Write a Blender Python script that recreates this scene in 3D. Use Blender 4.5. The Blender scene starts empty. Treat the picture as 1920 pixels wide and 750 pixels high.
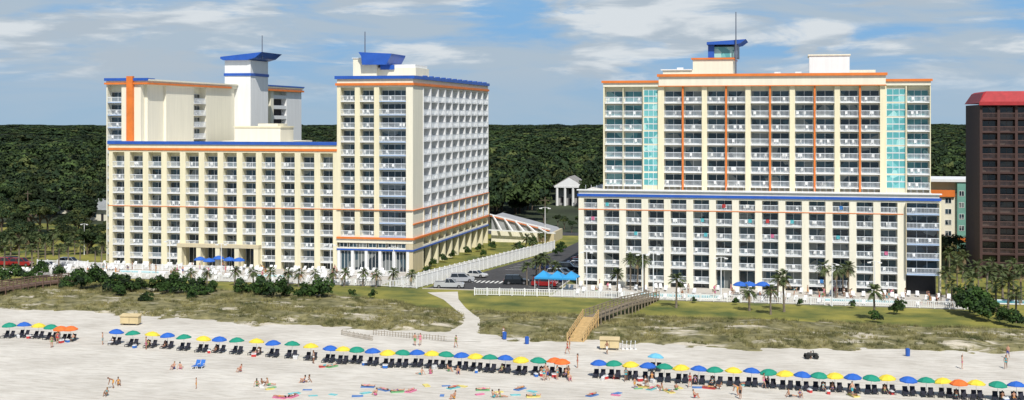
import bpy, math, random
import numpy as np
from mathutils import Vector, Matrix, noise
random.seed(7); np.random.seed(7)
R=random.uniform
TH=math.radians(12.7); CT=math.cos(TH); ST=math.sin(TH)
F=2400.0; H=32.0; HZ=220.0
def G(px,py,z=0.0):
    d=F*(H-z)/(py-HZ); r=(px-960)*d/F
    return (CT*r-ST*d, ST*r+CT*d)
def XY(px,Y):
    q=(px-960)/F
    return Y*(q*CT-ST)/(CT+q*ST)
SC=bpy.context.scene; COL=SC.collection
# ------------------------------------------------------------ materials
MATS={}
def M(name,col,rough=.7,var=.12,scale=.6,metal=0,bump=0,col2=None,streak=False,rand=0,spec=.5,bs=None):
    if name in MATS: return MATS[name]
    m=bpy.data.materials.new(name); m.use_nodes=True; nt=m.node_tree; N=nt.nodes; L=nt.links
    b=N['Principled BSDF']; b.inputs['Roughness'].default_value=rough; b.inputs['Metallic'].default_value=metal
    b.inputs['Specular IOR Level'].default_value=spec
    geo=N.new('ShaderNodeNewGeometry'); vec=geo.outputs['Position']
    mp=N.new('ShaderNodeMapping'); L.new(vec,mp.inputs[0])
    if streak: mp.inputs['Scale'].default_value=(1.6,1.6,.12)
    ns=N.new('ShaderNodeTexNoise'); ns.inputs['Scale'].default_value=scale; ns.inputs['Detail'].default_value=6; ns.inputs['Roughness'].default_value=.6
    L.new(mp.outputs[0],ns.inputs['Vector'])
    cr=N.new('ShaderNodeValToRGB'); cr.color_ramp.elements[0].position=.33; cr.color_ramp.elements[1].position=.67
    c=Vector(col); a=c*(1-var*1.3); c2=Vector(col2) if col2 else c*(1+var*.6)
    cr.color_ramp.elements[0].color=(*a,1); cr.color_ramp.elements[1].color=(*c2,1)
    L.new(ns.outputs['Fac'],cr.inputs[0]); out=cr.outputs[0]
    if rand:
        oi=N.new('ShaderNodeObjectInfo'); hs=N.new('ShaderNodeHueSaturation')
        mr=N.new('ShaderNodeMapRange'); mr.inputs['To Min'].default_value=1-rand; mr.inputs['To Max'].default_value=1+rand
        L.new(oi.outputs['Random'],mr.inputs[0]); L.new(mr.outputs[0],hs.inputs['Value']); L.new(out,hs.inputs['Color']); out=hs.outputs[0]
    L.new(out,b.inputs['Base Color'])
    if bump:
        n2=N.new('ShaderNodeTexNoise'); n2.inputs['Scale'].default_value=bs or scale*4; n2.inputs['Detail'].default_value=5
        L.new(vec,n2.inputs['Vector'])
        bp=N.new('ShaderNodeBump'); bp.inputs['Strength'].default_value=bump; bp.inputs['Distance'].default_value=.2
        L.new(n2.outputs['Fac'],bp.inputs['Height']); L.new(bp.outputs[0],b.inputs['Normal'])
    MATS[name]=m; return m
def palette(name,cols,rough=.8):
    m=bpy.data.materials.new(name); m.use_nodes=True; nt=m.node_tree; N=nt.nodes; L=nt.links
    b=N['Principled BSDF']; b.inputs['Roughness'].default_value=rough
    oi=N.new('ShaderNodeObjectInfo'); cr=N.new('ShaderNodeValToRGB'); cr.color_ramp.interpolation='CONSTANT'
    while len(cr.color_ramp.elements)<len(cols): cr.color_ramp.elements.new(.5)
    for i,c in enumerate(cols):
        cr.color_ramp.elements[i].position=i/len(cols); cr.color_ramp.elements[i].color=(*c,1)
    L.new(oi.outputs['Random'],cr.inputs[0]); L.new(cr.outputs[0],b.inputs['Base Color']); return m
def glassmat(name,c1,c2,c3,sc=.42):
    m=bpy.data.materials.new(name); m.use_nodes=True; nt=m.node_tree; N=nt.nodes; L=nt.links
    b=N['Principled BSDF']; b.inputs['Roughness'].default_value=.12; b.inputs['Specular IOR Level'].default_value=.6
    geo=N.new('ShaderNodeNewGeometry'); vo=N.new('ShaderNodeTexVoronoi'); vo.inputs['Scale'].default_value=sc
    L.new(geo.outputs['Position'],vo.inputs['Vector'])
    sx=N.new('ShaderNodeSeparateColor'); L.new(vo.outputs['Color'],sx.inputs[0])
    cr=N.new('ShaderNodeValToRGB'); cr.color_ramp.interpolation='CONSTANT'; e=cr.color_ramp.elements
    e.new(.5); e[0].position=0;e[0].color=(*c1,1);e[1].position=.5;e[1].color=(*c2,1);e[2].position=.84;e[2].color=(*c3,1)
    L.new(sx.outputs[0],cr.inputs[0]); L.new(cr.outputs[0],b.inputs['Base Color']); return m
cream=M('cream_stucco',(.78,.72,.51),.85,.06,.8,streak=True)
cream2=M('pale_cream_stucco',(.79,.755,.62),.85,.05,.8,streak=True)
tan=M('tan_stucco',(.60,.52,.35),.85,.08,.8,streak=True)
white=M('white_paint',(.78,.79,.79),.6,.05,.8,streak=True)
railw=M('white_railing',(.74,.79,.84),.5,.03)
orange=M('orange_paint',(.72,.19,.03),.6,.1)
blue=M('blue_metal',(.022,.10,.45),.45,.12)
bluepale=M('pale_blue_paint',(.42,.54,.74),.5,.06)
roofm=M('roof_membrane',(.66,.64,.60),.9,.12,.3)
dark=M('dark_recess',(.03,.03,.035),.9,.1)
steel=M('galvanised_steel',(.16,.19,.25),.5,.1,metal=.3)
glass=glassmat('balcony_glass',(.016,.030,.042),(.040,.075,.10),(.17,.19,.19))
glt=glassmat('blue_green_glass',(.035,.13,.16),(.07,.22,.25),(.18,.34,.35))
teal=glassmat('teal_glass',(.10,.36,.38),(.17,.48,.49),(.34,.65,.63),.7)
asphalt=M('asphalt',(.055,.055,.058),.9,.2,.5,bump=.2)
concrete=M('concrete',(.50,.47,.42),.9,.12,.5)
linep=M('road_paint',(.75,.75,.72),.8,.1)
wood=M('weathered_wood',(.26,.215,.155),.85,.25,2)
woodn=M('new_wood',(.55,.38,.17),.8,.15,2)
# ------------------------------------------------------------ mesh builder
class MB:
    def __init__(s): s.v=[];s.f=[];s.m=[];s.mats=[];s.sm=[]
    def mi(s,mat):
        if mat not in s.mats: s.mats.append(mat)
        return s.mats.index(mat)
    def face(s,pts,mat,T=None):
        b=len(s.v)
        for p in pts:
            p=Vector(p); s.v.append(tuple(T@p if T else p))
        s.f.append(tuple(range(b,b+len(pts)))); s.m.append(s.mi(mat))
    def hexa(s,P,mat,T=None):
        b=len(s.v)
        for p in P:
            p=Vector(p); s.v.append(tuple(T@p if T else p))
        k=s.mi(mat)
        for q in ((0,3,2,1),(4,5,6,7),(0,1,5,4),(1,2,6,5),(2,3,7,6),(3,0,4,7)):
            s.f.append(tuple(b+i for i in q)); s.m.append(k)
    def box(s,x0,x1,y0,y1,z0,z1,mat,T=None):
        s.hexa([(x0,y0,z0),(x1,y0,z0),(x1,y1,z0),(x0,y1,z0),(x0,y0,z1),(x1,y0,z1),(x1,y1,z1),(x0,y1,z1)],mat,T)
    def prism(s,pts,a0,a1,mat,axis='z',T=None):
        def mk(p,a):
            if axis=='z': return (p[0],p[1],a)
            if axis=='y': return (p[0],a,p[1])
            return (a,p[0],p[1])
        n=len(pts); b=len(s.v)
        for a in (a0,a1):
            for p in pts:
                q=Vector(mk(p,a)); s.v.append(tuple(T@q if T else q))
        k=s.mi(mat)
        s.f.append(tuple(b+i for i in range(n))[::-1]); s.f.append(tuple(b+n+i for i in range(n)))
        s.m+= [k,k]
        for i in range(n):
            j=(i+1)%n; s.f.append((b+i,b+j,b+n+j,b+n+i)); s.m.append(k)
    def beam(s,p0,p1,w,h,mat):
        p0=Vector(p0);p1=Vector(p1); d=(p1-p0); l=d.length; 
        q=d.to_track_quat('X','Z'); T=Matrix.Translation(p0)@q.to_matrix().to_4x4()
        s.box(0,l,-w/2,w/2,-h/2,h/2,mat,T)
    def tube(s,pts,rads,n,mat,cap=True):
        k=s.mi(mat); rings=[]
        for i,p in enumerate(pts):
            p=Vector(p)
            d=(Vector(pts[min(i+1,len(pts)-1)])-Vector(pts[max(i-1,0)])).normalized()
            u=d.orthogonal().normalized() if abs(d.z)<.95 else Vector((1,0,0)).cross(d).normalized(); w=d.cross(u)
            b=len(s.v); rings.append(b)
            for j in range(n):
                a=2*math.pi*j/n; s.v.append(tuple(p+(u*math.cos(a)+w*math.sin(a))*rads[i]))
        for i in range(len(rings)-1):
            for j in range(n):
                j2=(j+1)%n; s.f.append((rings[i]+j,rings[i]+j2,rings[i+1]+j2,rings[i+1]+j)); s.m.append(k)
        if cap:
            s.f.append(tuple(rings[0]+j for j in range(n))[::-1]); s.m.append(k)
            s.f.append(tuple(rings[-1]+j for j in range(n))); s.m.append(k)
    def ball(s,c,r,mat,n=8,mm=6):
        k=s.mi(mat); b=len(s.v); c=Vector(c)
        for i in range(mm+1):
            t=math.pi*i/mm
            for j in range(n):
                a=2*math.pi*j/n
                s.v.append((c.x+r[0]*math.sin(t)*math.cos(a),c.y+r[1]*math.sin(t)*math.sin(a),c.z+r[2]*math.cos(t)))
        for i in range(mm):
            for j in range(n):
                j2=(j+1)%n; s.f.append((b+i*n+j,b+(i+1)*n+j,b+(i+1)*n+j2,b+i*n+j2)); s.m.append(k)
    def add(s,o,T):
        b=len(s.v); s.v+= [tuple(T@Vector(p)) for p in o.v]
        mp=[s.mi(x) for x in o.mats]
        for f,m in zip(o.f,o.m): s.f.append(tuple(b+i for i in f)); s.m.append(mp[m])
    def mesh(s,name,smooth=False):
        me=bpy.data.meshes.new(name); me.from_pydata(s.v,[],s.f)
        for x in s.mats: me.materials.append(x)
        me.polygons.foreach_set('material_index',s.m)
        if smooth: me.polygons.foreach_set('use_smooth',[True]*len(s.f))
        me.update(); return me
def mk(name,data,parent=None,T=None,**kw):
    if isinstance(data,MB): data=data.mesh(name)
    o=bpy.data.objects.new(name,data); COL.objects.link(o)
    if T is not None: o.matrix_world=T
    if parent: o.parent=parent
    for k,v in kw.items(): o[k]=v
    return o
def TR(x,y,z=0,rz=0,s=1):
    m=Matrix.Translation((x,y,z))@Matrix.Rotation(rz,4,'Z')
    if s!=1: m=m@(Matrix.Diagonal((*s,1)) if hasattr(s,'__len__') else Matrix.Scale(s,4))
    return m
def spawn(tpl,T,label=None,cat=None,group=None):
    root=mk(tpl[0],tpl[1],None,T)
    objs=[]
    for (n,me,pi,loc) in tpl[2]:
        c=bpy.data.objects.new(n,me); COL.objects.link(c); c.parent=root if pi<0 else objs[pi]; c.location=loc; objs.append(c)
    root['label']=label or tpl[3]; root['category']=cat or tpl[4]
    if group: root['group']=group
    return root
class Rep:
    def __init__(s): s.i=[]
    def add(s,mb,T): s.i.append((mb,T))
    def done(s,name,parent,maxn=100):
        cam=Vector((0,0,H)); s.i.sort(key=lambda t:(t[1].translation-cam).length)
        cache={}
        for mb,T in s.i[:maxn]:
            if id(mb) not in cache: cache[id(mb)]=mb.mesh(name)
            o=bpy.data.objects.new(name,cache[id(mb)]); COL.objects.link(o); o.parent=parent; o.matrix_local=T
        if len(s.i)>maxn:
            a=MB()
            for mb,T in s.i[maxn:]: a.add(mb,T)
            mk(name,a,parent,kind='stuff')
BC={}
def balc(w,dep=1.5,edge=None,rail=None,tint=None):
    k=('b',round(w,2),dep,edge,rail,tint)
    if k in BC: return BC[k]
    edge=edge or white; rail=rail or railw
    m=MB(); m.box(-w/2+.003,w/2-.003,-.1,dep-.003,-.2,0,edge)
    m.box(-w/2,w/2,-.06,0,1.00,1.10,rail); m.box(-w/2,w/2,-.05,-.01,.1,.17,rail)
    n=max(3,int(w/.23))
    for i in range(n+1):
        x=-w/2+.03+(w-.06)*i/n; m.box(x-.027,x+.027,-.045,-.015,.17,1.00,rail)
    BC[k]=m; return m
def win(w,h=2.2,gl=None,fr=None,panes=2):
    k=('w',round(w,2),h,gl,fr,panes)
    if k in BC: return BC[k]
    gl=gl or glass; fr=fr or white
    m=MB(); t=.07
    m.box(-w/2,w/2,-.06,0,h-t,h,fr); m.box(-w/2,w/2,-.06,0,0,t,fr)
    for i in range(panes+1):
        x=-w/2+(w-t)*i/panes; m.box(x,x+t,-.06,0,t,h-t,fr)
    m.box(-w/2+t,w/2-t,-.03,-.02,t,h-t,gl)
    BC[k]=m; return m
chair_spots=[]; rail_spots=[]
def facade(rb,rw,ox,oy,rot,bays,zs,dep=1.5,edge=None,rail=None,h=2.2,gl=None,fr=None,panes=2,tint=None,chairs=True):
    for a,b in bays:
        w=b-a
        for z in zs:
            T=TR(ox,oy,z,rot)@Matrix.Translation(((a+b)/2,0,0))
            rb.add(balc(w,dep,edge,rail,tint),T)
            rw.add(win(w-.2,h,gl,fr,panes),T@Matrix.Translation((0,dep-.003,.02)))
            if chairs:
                for q in range(2 if w<4 else 3):
                    if random.random()<.55: chair_spots.append(T@Matrix.Translation((R(-w/2+.5,w/2-.5),R(.4,.8),0))@Matrix.Rotation(R(-1,1),4,'Z'))
                rail_spots.append((T,w))
def empty(name,label,cat,T=None,group=None):
    o=bpy.data.objects.new(name,None); COL.objects.link(o); o['label']=label;o['category']=cat
    if T is not None:o.matrix_world=T
    if group:o['group']=group
    return o
# ------------------------------------------------------------ left hotel
h1=empty('hotel','cream seaside hotel with corner tower and blue orange roof bands','hotel')
rb=Rep();rw=Rep();W=MB();Tm=MB();Rf=MB()
YF=252.0; xl=-146.5; xt=-94.1; xr=-77.6; bw=(xt-xl)/12
W.box(xl,xt,YF+1.6,288,0,25.9,cream)
Rf.box(xl+.3,xt-.3,YF+.8,287.7,25.9,26.15,roofm)
for i in range(13):
    x=xl+i*bw; a=x-.65; b=x+.65
    if i==0:a,b=x,x+.9
    if i==12:a,b=x-.9,x-.003
    W.box(a,b,YF-.15,YF+1.6,0,24.5,cream)
W.box(xl,xt-.003,YF-.15,YF+1.597,24.503,26.2,cream)
zs=[1.8+2.8*k for k in range(8)]
for i in range(12):
    a=i*bw+.65;b=(i+1)*bw-.65
    if i==0:a=.9
    if i==11:b=12*bw-.9
    z0=zs if i not in (4,5,6,7) else zs[1:]
    facade(rb,rw,xl,YF,0,[(a,b)],z0)
    rw.add(win(b-a-.1,1.55 if z0 is zs else 4.2,None,white,3),TR(xl+(a+b)/2,YF+1.597 ,.05))
Tm.box(xl-.15,xt-.01,YF-.32,YF-.153,24.9,25.4,orange); Tm.box(xl-.1,xt-.01,YF-.20,YF-.153,12.80,12.94,orange)
Tm.box(xl-.25,xt-.01,YF-.4,YF+.8,26.203,26.85,blue)
for i in range(5):
    x=xl+(4+i)*bw-.5; W.box(x,x+1.0,YF-1.6,YF-.153,0,4.4,cream)
W.box(xl+4*bw-.6,xl+8*bw+.6,YF-1.7,YF-.153,4.403,5.1,tan)
# tower
zt=[7.4+2.8*k for k in range(11)]
W.box(xt,xr-1.6,YF+1.6,316.6,4.8,38.9,cream2)
W.box(xt+.5,xr-5,YF+2.2,316,0,4.797,cream2)
fb=[(.8,3.9),(5.0,8.1),(9.2,15.0)]
for a,b in ((0,.8),(3.9,5.0),(8.1,9.2)): W.box(xt+a,xt+b,YF-.15,YF+1.597,7.2,38.2,cream)
W.box(xr-1.5,xr,YF-.15,259,7.2,38.2,cream2)
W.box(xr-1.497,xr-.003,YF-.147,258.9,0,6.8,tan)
facade(rb,rw,xt,YF,0,fb[:2],zt)
facade(rb,rw,xt,YF,0,fb[2:],zt,edge=bluepale,panes=4,tint=None)
ns=10; sb=(316.6-259)/ns
for i in range(ns+1):
    y=259+i*sb; W.box(xr-1.597,xr+.12,(y-.35) if i else 259.003,min(y+.35,316.6),7.2,38.2,white)
    W.box(xr-1.2,xr,(y-.45) if i else 259.1,min(y+.45,316.6),0,6.8,cream)
    W.box(xr+.0,xr+.25,y-.2 if i else 259.1,y+.2,7.3,12.7,tan)
    if i<ns:
        W.prism([(y+.45,6.78),(y+1.7,6.78),(y+.45,5.2)],xr-1.1,xr-.1,cream,axis='x')
        W.prism([(y+sb-.45,6.78),(y+sb-.45,5.2),(y+sb-1.7,6.78)],xr-1.1,xr-.1,cream,axis='x')
facade(rb,rw,xr,259,math.pi/2,[(i*sb+.36,(i+1)*sb-.36) for i in range(ns)],zt,panes=3)
for y0,y1,z0,z1,mt,o in ((YF,316.6,6.81,7.19,orange,.35),(YF,316.6,12.80,12.94,orange,.3),(YF,316.6,4.45,4.75,blue,.2),(YF,316.6,9.9,10.12,orange,.28)):
    Tm.box(xr+.003,xr+o,y0-o,y1,z0,z1,mt)
    if z0!=9.9: Tm.box(xt,xr+.0,y0-.15-o,y0-.153,z0,z1,mt)
W.box(xt,xr,YF-.2,YF+1.597,6.0,6.8,cream2)
W.box(xr-1.4,xr-.003,259,316.6,4.75,5.1,cream2)
W.box(xt,xr-1.5,YF-.2,YF+1.6,4.45,5.0,cream2)
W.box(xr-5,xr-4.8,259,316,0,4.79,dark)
for i in range(6):
    x=xt+.1+i*(15/5); W.box(x,x+.6,YF-.25,YF+.4,0,4.45,white)
    if i<5: rw.add(win(2.3,4.2,None,white,3),TR(x+.6+1.2,YF+.3,.1))
for i in range(7):
    x=xt+.5+i*2.1; rw.add(win(1.7,.95,None,white,2),TR(x+.9,YF+.1,5.02))
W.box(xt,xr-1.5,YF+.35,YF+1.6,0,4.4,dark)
W.box(xt,xr,YF-.15,YF+1.597,38.203,40,cream2); W.box(xr-1.597,xr,YF+1.6,316.6,38.203,40,cream2)
W.box(xt,xt+.4,YF+1.6,316.6,38.9,40,cream2); W.box(xt+.4,xr-1.6,316.2,316.6,38.9,40,cream2)
Rf.box(xt+.4,xr-1.6,YF+1.6,316.2,38.903,39.2,roofm)
for z0,z1,mt,o in ((38.6,39.1,orange,.3),(39.95,40.6,blue,.4)):
    Tm.box(xt-o,xr+o,YF-.15-o,YF-.153,z0,z1,mt); Tm.box(xr+.003,xr+o,YF-.153,316.7,z0,z1,mt)
for i in range(12): Tm.box(xr-1,xr-.2,262+i*4.8,263.2+i*4.8,40.003,40.9,blue)
Tm.box(xt-.3,xt,YF-.153,316,39.95,40.6,blue)
W.box(-93.5,-88.2,260,270,39.2,44.6,cream2); Tm.box(-93.7,-88.0,259.8,270.2,44.6,44.75,white)
W.box(-88.197,-79.8,261,271,39.2,42.6,cream2); W.box(-85.5,-80.2,262,271,42.603,43.3,white)
Tm.prism([(-91.0,43.2),(-85.6,43.2),(-84.6,45.0),(-84.4,45.5),(-91.8,45.9),(-91.2,45.0)],258.6,268.5,blue,axis='y')
Tm.box(-87.6,-84.5,260.6,260.95,42.2,43.2,blue)
Tm.tube([(-92.2,264,44.7),(-92.2,264,50.6)],[.14,.11],6,steel)
# rear end-on tower
X0,X1=-150.6,-142.0
W.box(X0,X1-.6,259.6,348,0,39.2,cream2)
z14=[1.8+2.8*k for k in range(14)]
W.box(-146.9,-142.2,257.9,259.6,0,39.2,cream2)
W.box(X0,X0+.25,257.9,259.597,0,39.2,cream2)
facade(rb,rw,X0,258,0,[(.3,3.65)],z14[:13],edge=bluepale)
Tm.box(-145.3,-143.8,257.1,257.897,25.9,41.1,orange)
for a,b,x in ((259.6,267,-141.5),(267.003,280.6,-140.9),(287,303,-140.9),(303.003,314,-141.3),(314.003,326,-141.6)):
    W.box(X1-.597,x,a,b,0,39.2,cream2)
W.box(X1-.59,X1-.2,280.6,287,0,25,cream2)
facade(rb,rw,-140.9,280.6,math.pi/2,[(.15,3.05),(3.2,6.25)],z14[8:13],dep=1.6)
W.box(X1-.597,-140.9,348-22+.003,328,0,39.2,cream2)
W.box(X1-.597,-140.9,337,348,0,39.2,white)
W.box(-141.0,-140.9,328,337,26,28,cream2)
for k in range(9,14):
    W.box(X1-.59,-140.95,328,337,1.2+2.8*k-.5,1.2+2.8*k+.5,white)
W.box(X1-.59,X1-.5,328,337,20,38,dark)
W.box(X0,-140.6,257.8,348.1,39.203,40.1,cream2)
Tm.box(X0-.3,-140.3,257.4,257.797,39.3,39.7,orange); Tm.box(X0-.3,-140.3,257.4,257.797,40.1,40.7,blue)
Tm.box(-140.597,-140.2,257.797,300,39.3,39.7,orange);Tm.box(-140.597,-140.2,257.797,348,40.1,40.45,cream2)
Tm.box(-140.597,-140.2,316,348.4,39.2,39.7,orange);Tm.box(-140.597,-140.1,316,348.4,40.46,40.8,blue)
Tm.box(X0-.3,-141,257.797,262,40.103,40.7,blue)
W.box(-144,-136.9,304,315,25,46.6,white)
Tm.box(-144.2,-136.7,303.8,315.2,42.6,43.3,blue)
Tm.prism([(-144.8,47.0),(-144.8,47.5),(-133.4,48.6),(-135.2,47.2),(-137.5,46.6),(-144,46.6)],303,316,blue,axis='y')
Tm.tube([(-134.6,306,46.9),(-134.6,306,53)],[.14,.11],6,steel)
W.box(-130.1,-118.6,280,287.9,26.15,29.6,cream2); Tm.box(-130.3,-118.4,279.8,287.9,29.6,29.9,cream)
W.box(-126,-121,284,290,29.9,30.5,cream2)
W.box(-137,-118.6,287.903,300,0,26.3,cream2)
mk('wall',W,h1);mk('trim_band',Tm,h1);mk('roof',Rf,h1)
rb.done('balcony',h1);rw.done('window',h1)
# annex with sloped trellis roof
an=empty('annex','low cream annex with sloping white slatted roof','building')
A=MB();B=MB()
ax,ay=G(918,458)
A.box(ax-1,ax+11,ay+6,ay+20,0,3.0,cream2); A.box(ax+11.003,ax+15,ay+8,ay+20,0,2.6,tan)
grs=M('grey_metal_roof',(.36,.37,.38),.6,.1)
A.prism([(ax-1,3.0),(ax+14.5,2.6),(ax+13.8,3.1),(ax-1,6.6)],ay+6.2,ay+19,grs,axis='y')
for i in range(5):
    x=ax-.6+i*3.0
    B.beam((x,ay+5.9,6.9-.75*i),(x+2.6,ay+4.6,3.1-.1*i),.45,.25,white)
B.beam((ax-1.4,ay+6.0,7.1),(ax+14.5,ay+6.0,3.5),.35,.25,white)
B.beam((ax-1.2,ay+5.8,6.7),(ax+14.3,ay+5.8,3.15),.2,.22,orange)
B.beam((ax-1.4,ay+4.6,3.2),(ax+16,ay+4.6,2.7),.4,.3,white)
mk('wall',A,an);mk('roof_trellis',B,an)
# ------------------------------------------------------------ right hotel
h2=empty('hotel','cream high-rise beach hotel with orange posts and teal glass strips','hotel')
rb=Rep();rw=Rep();W=MB();Tm=MB();Rf=MB()
Y1=240.6; a0=-41.2; a1=19.1; a2=24.3
lb=(a1-1.4-a0)/14
W.box(a0,a2-.4,Y1+1.6,276,0,17.6,cream)
Rf.box(a0+.2,a2-.5,Y1+.6,275.5,17.6,17.9,roofm)
for i in range(15):
    x=a0+i*lb; a,b=x-.62,x+.62
    if i==0:a,b=x,x+1.0
    if i==14:a,b=x-.62,x+.78
    W.box(a,b,Y1-.15,Y1+1.6,0,16.6,cream2)
W.box(a0,a2,Y1-.15,Y1+1.597,16.603,18.1,cream2)
zl=[1.2+2.7*k for k in range(6)]
for i in range(14):
    a=i*lb+.62 if i else 1.0; b=(i+1)*lb-.62
    facade(rb,rw,a0,Y1,0,[(a,b)],zl if i not in(6,7) else zl[1:])
    rw.add(win(b-a-.1,1.0 if i not in(6,7) else 3.4,None,white,2),TR(a0+(a+b)/2,Y1+1.597,.02))
facade(rb,rw,a1,Y1-.9,0,[(-.5,5.1)],[z for z in zl[1:]],dep=2.4,edge=bluepale,rail=railw,panes=3)
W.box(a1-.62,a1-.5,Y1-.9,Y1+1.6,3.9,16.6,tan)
W.box(a2-.1,a2+.2,Y1-1.,Y1+1.6,0,16.6,cream)
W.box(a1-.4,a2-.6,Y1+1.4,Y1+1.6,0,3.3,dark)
Tm.box(a0-.2,a2+.3,Y1-.4,Y1-.153,17.0,17.5,blue); Tm.box(a0,a1-1,Y1-.20,Y1-.153,14.47,14.61,orange)
Tm.box(a0-.3,a2+.4,Y1-.5,Y1+.6,18.103,18.3,white)
for i in range(60):
    x=a0+.5+i*1.08; Tm.box(x,x+.05,Y1+5,Y1+5.05,17.9,18.9,railw)
# upper tower
Y2=250.0; u0,u1,u2,u3,u4,u5=-37.9,-30.1,-26.45,15.1,19.4,23.7
W.box(u0,u5,Y2+1.6,272,17.9,38.2,cream2)
zu=[18.7+2.7*k for k in range(7)]
cb=(u3-u2)/10
for i in range(11):
    x=u2+i*cb
    if i%2==0: W.box(x-.5,x+.5,Y2-.15,Y2+1.597,17.9,38.0,cream)
    else:
        W.box(x-.12,x+.12,Y2+.1,Y2+1.597,17.9,38.0,cream); Tm.box(x-.17,x+.17,Y2-.3,Y2+.097,17.9,38.0,orange)
facade(rb,rw,u2,Y2,0,[(i*cb+(.5 if i%2==0 else .2),(i+1)*cb-(.2 if i%2==0 else .5)) for i in range(10)],zu)
facade(rb,rw,u0,Y2,0,[(.3,3.8),(4.0,7.6)],zu,edge=white,gl=glt)
facade(rb,rw,u4,Y2,0,[(.1,4.1)],zu,edge=white,panes=3,gl=glt)
W.box(u0,u0+.25,Y2-.1,Y2+1.597,17.9,38,cream);W.box(u5-.15,u5,Y2-.1,Y2+1.597,17.9,38,cream)
W.box(u0+3.85,u0+3.95,Y2,Y2+1.597,17.9,38,cream)
for (c0,c1) in ((u1,u2-.5),(u3+.5,u4)):
    W.box(c0,c1,Y2+.3,Y2+1.597,17.9,38,cream)
    for k in range(7):
        for j in range(2):
            rw.add(win((c1-c0)/1-.3,1.2,teal,railw,3),TR((c0+c1)/2,Y2+.297,zu[k]+.0+j*1.28))
    W.box(c0,c0+.14,Y2-.1,Y2+.297,17.9,38,cream);W.box(c1-.2,c1,Y2-.1,Y2+.297,17.9,38,cream)
W.box(u0,u2-.5,Y2-.2,Y2+1.6,38.003,38.9,cream2); W.box(u3+.5,u5,Y2-.2,Y2+1.6,38.003,38.9,cream2)
W.box(u2-.497,u3+.497,Y2-.5,Y2+1.6,38.003,39.9,cream2)
Rf.box(u0,u5,Y2+1.6,272,38.203,38.8,roofm)
Tm.box(u0-.3,u2-.5,Y2-.5,Y2-.203,38.75,39.2,orange); Tm.box(u3+.5,u5+.3,Y2-.5,Y2-.203,38.75,39.2,orange)
Tm.box(u2-.8,u3+.8,Y2-.9,Y2+1,39.903,40.4,orange); Tm.box(u2-.6,u3+.6,Y2-.7,Y2-.503,37.98,38.15,orange)
W.box(-26.6,-20.7,254,266,38.8,41.3,cream2)
W.box(-20.697,-12.9,254,266,38.8,43.4,cream2); Tm.box(-21,-12.6,253.7,266,43.4,43.7,orange); Tm.box(-27,-20.8,253.7,266,41.3,41.5,white)
W.box(-17.8,-16.6,255,264,43.8,46.3,blue); W.box(-12.7,-12.1,255,264,43.8,46.3,steel)
W.box(-16.597,-12.703,255.3,264,43.8,45.9,teal)
Tm.prism([(-18,46.3),(-18,46.8),(-10.4,47.3),(-11.5,46.5),(-12.5,46.3)],254,265,blue,axis='y')
Tm.tube([(-12.3,253.6,38.8),(-12.3,253.6,52.6)],[.18,.11],6,steel)
W.box(1.65,9.2,254,264,38.8,43.9,white); Tm.box(1.4,9.4,253.8,264.2,43.9,44.15,cream2)
W.box(9.203,14,254,264,38.8,41.1,cream2)
for x in (-24,-5,-1,12): W.box(x,x+1.2,256,257.5,38.8,41.9 if x==-24 else 40.9,white)
mk('wall',W,h2);mk('trim_band',Tm,h2);mk('roof',Rf,h2)
rb.done('balcony',h2);rw.done('window',h2)
# ------------------------------------------------------------ dark brown high-rise
brown=M('brown_stucco',(.06,.030,.027),.8,.15,.6,streak=True); brown2=M('brown_railing',(.12,.07,.062),.6,.1); redr=M('red_roof',(.38,.025,.03),.6,.15,1)
dgl=glassmat('dark_glass',(.01,.012,.016),(.02,.022,.028),(.09,.075,.065))
h3=empty('apartment_tower','dark brown high-rise with red mansard roof','apartment tower')
rb=Rep();rw=Rep();W=MB();Rf=MB()
b0=XY(1837,268); W.box(b0,b0+38,269.7,290,0,34.5,brown)
for i in range(12):
    x=b0+i*3.3; W.box(x,x+.5,267.9,269.7,0,34.5,brown)
facade(rb,rw,b0,268,0,[(i*3.3+.5,(i+1)*3.3) for i in range(11)],[2.3+2.68*k for k in range(12)],edge=brown,rail=brown2,gl=dgl,fr=brown2,chairs=False)
W.box(b0,b0+38,267.9,269.7,34.5,35,brown)
Rf.prism([(267.4,34.8),(290.5,34.8),(288,37.2),(269.5,37.2)],b0+1.5,b0+38,redr,axis='x')
Rf.hexa([(b0-.2,267.4,34.8),(b0+1.497,267.4,34.8),(b0+1.497,290.5,34.8),(b0-.2,290.5,34.8),(b0+.9,269.5,36.9),(b0+1.497,269.5,37.2),(b0+1.497,288,37.2),(b0+.9,288,36.9)],redr)
Rf.box(b0-.2,b0+38,267.2,267.397,34.4,35.1,redr)
mk('wall',W,h3);mk('roof',Rf,h3);rb.done('balcony',h3);rw.done('window',h3)
# teal and orange inn behind
tealw=M('teal_stucco',(.16,.36,.30),.8,.08); ow=M('apricot_stucco',(.62,.30,.10),.8,.08)
h4=empty('motel','small motel with teal and apricot walls behind the hotel','motel')
W=MB();rw=Rep();d0=322
def XD(px): return XY(px,d0)
W.box(XD(1740),XD(1762),d0+2,d0+14,0,12.0,ow); W.box(XD(1762),XD(1794),d0,d0+14,0,13.8,cream2)
W.box(XD(1794)+.003,XD(1842),d0-1,d0+14,0,16.6,tealw)
W.box(XD(1735),XD(1842)+.2,d0-1.3,d0+15,16.603,17.2,white); W.box(XD(1735),XD(1794),d0+2,d0+15,13.803,16.6,cream2)
W.box(XD(1741),XD(1790),d0-.6,d0-.003,13.0,14.6,orange)
W.box(XD(1762),XD(1842),d0-1.3,d0-1.003,2.4,3.4,orange)
for k in range(5):
    for i in range(3): rw.add(win(1.2,1.3,None,white,2),TR(XD(1802)+i*2.1,d0-1.003,2.2+k*2.75))
    rw.add(win(1.5,1.3,None,white,2),TR(XD(1778),d0-.003,1+k*2.6))
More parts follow.
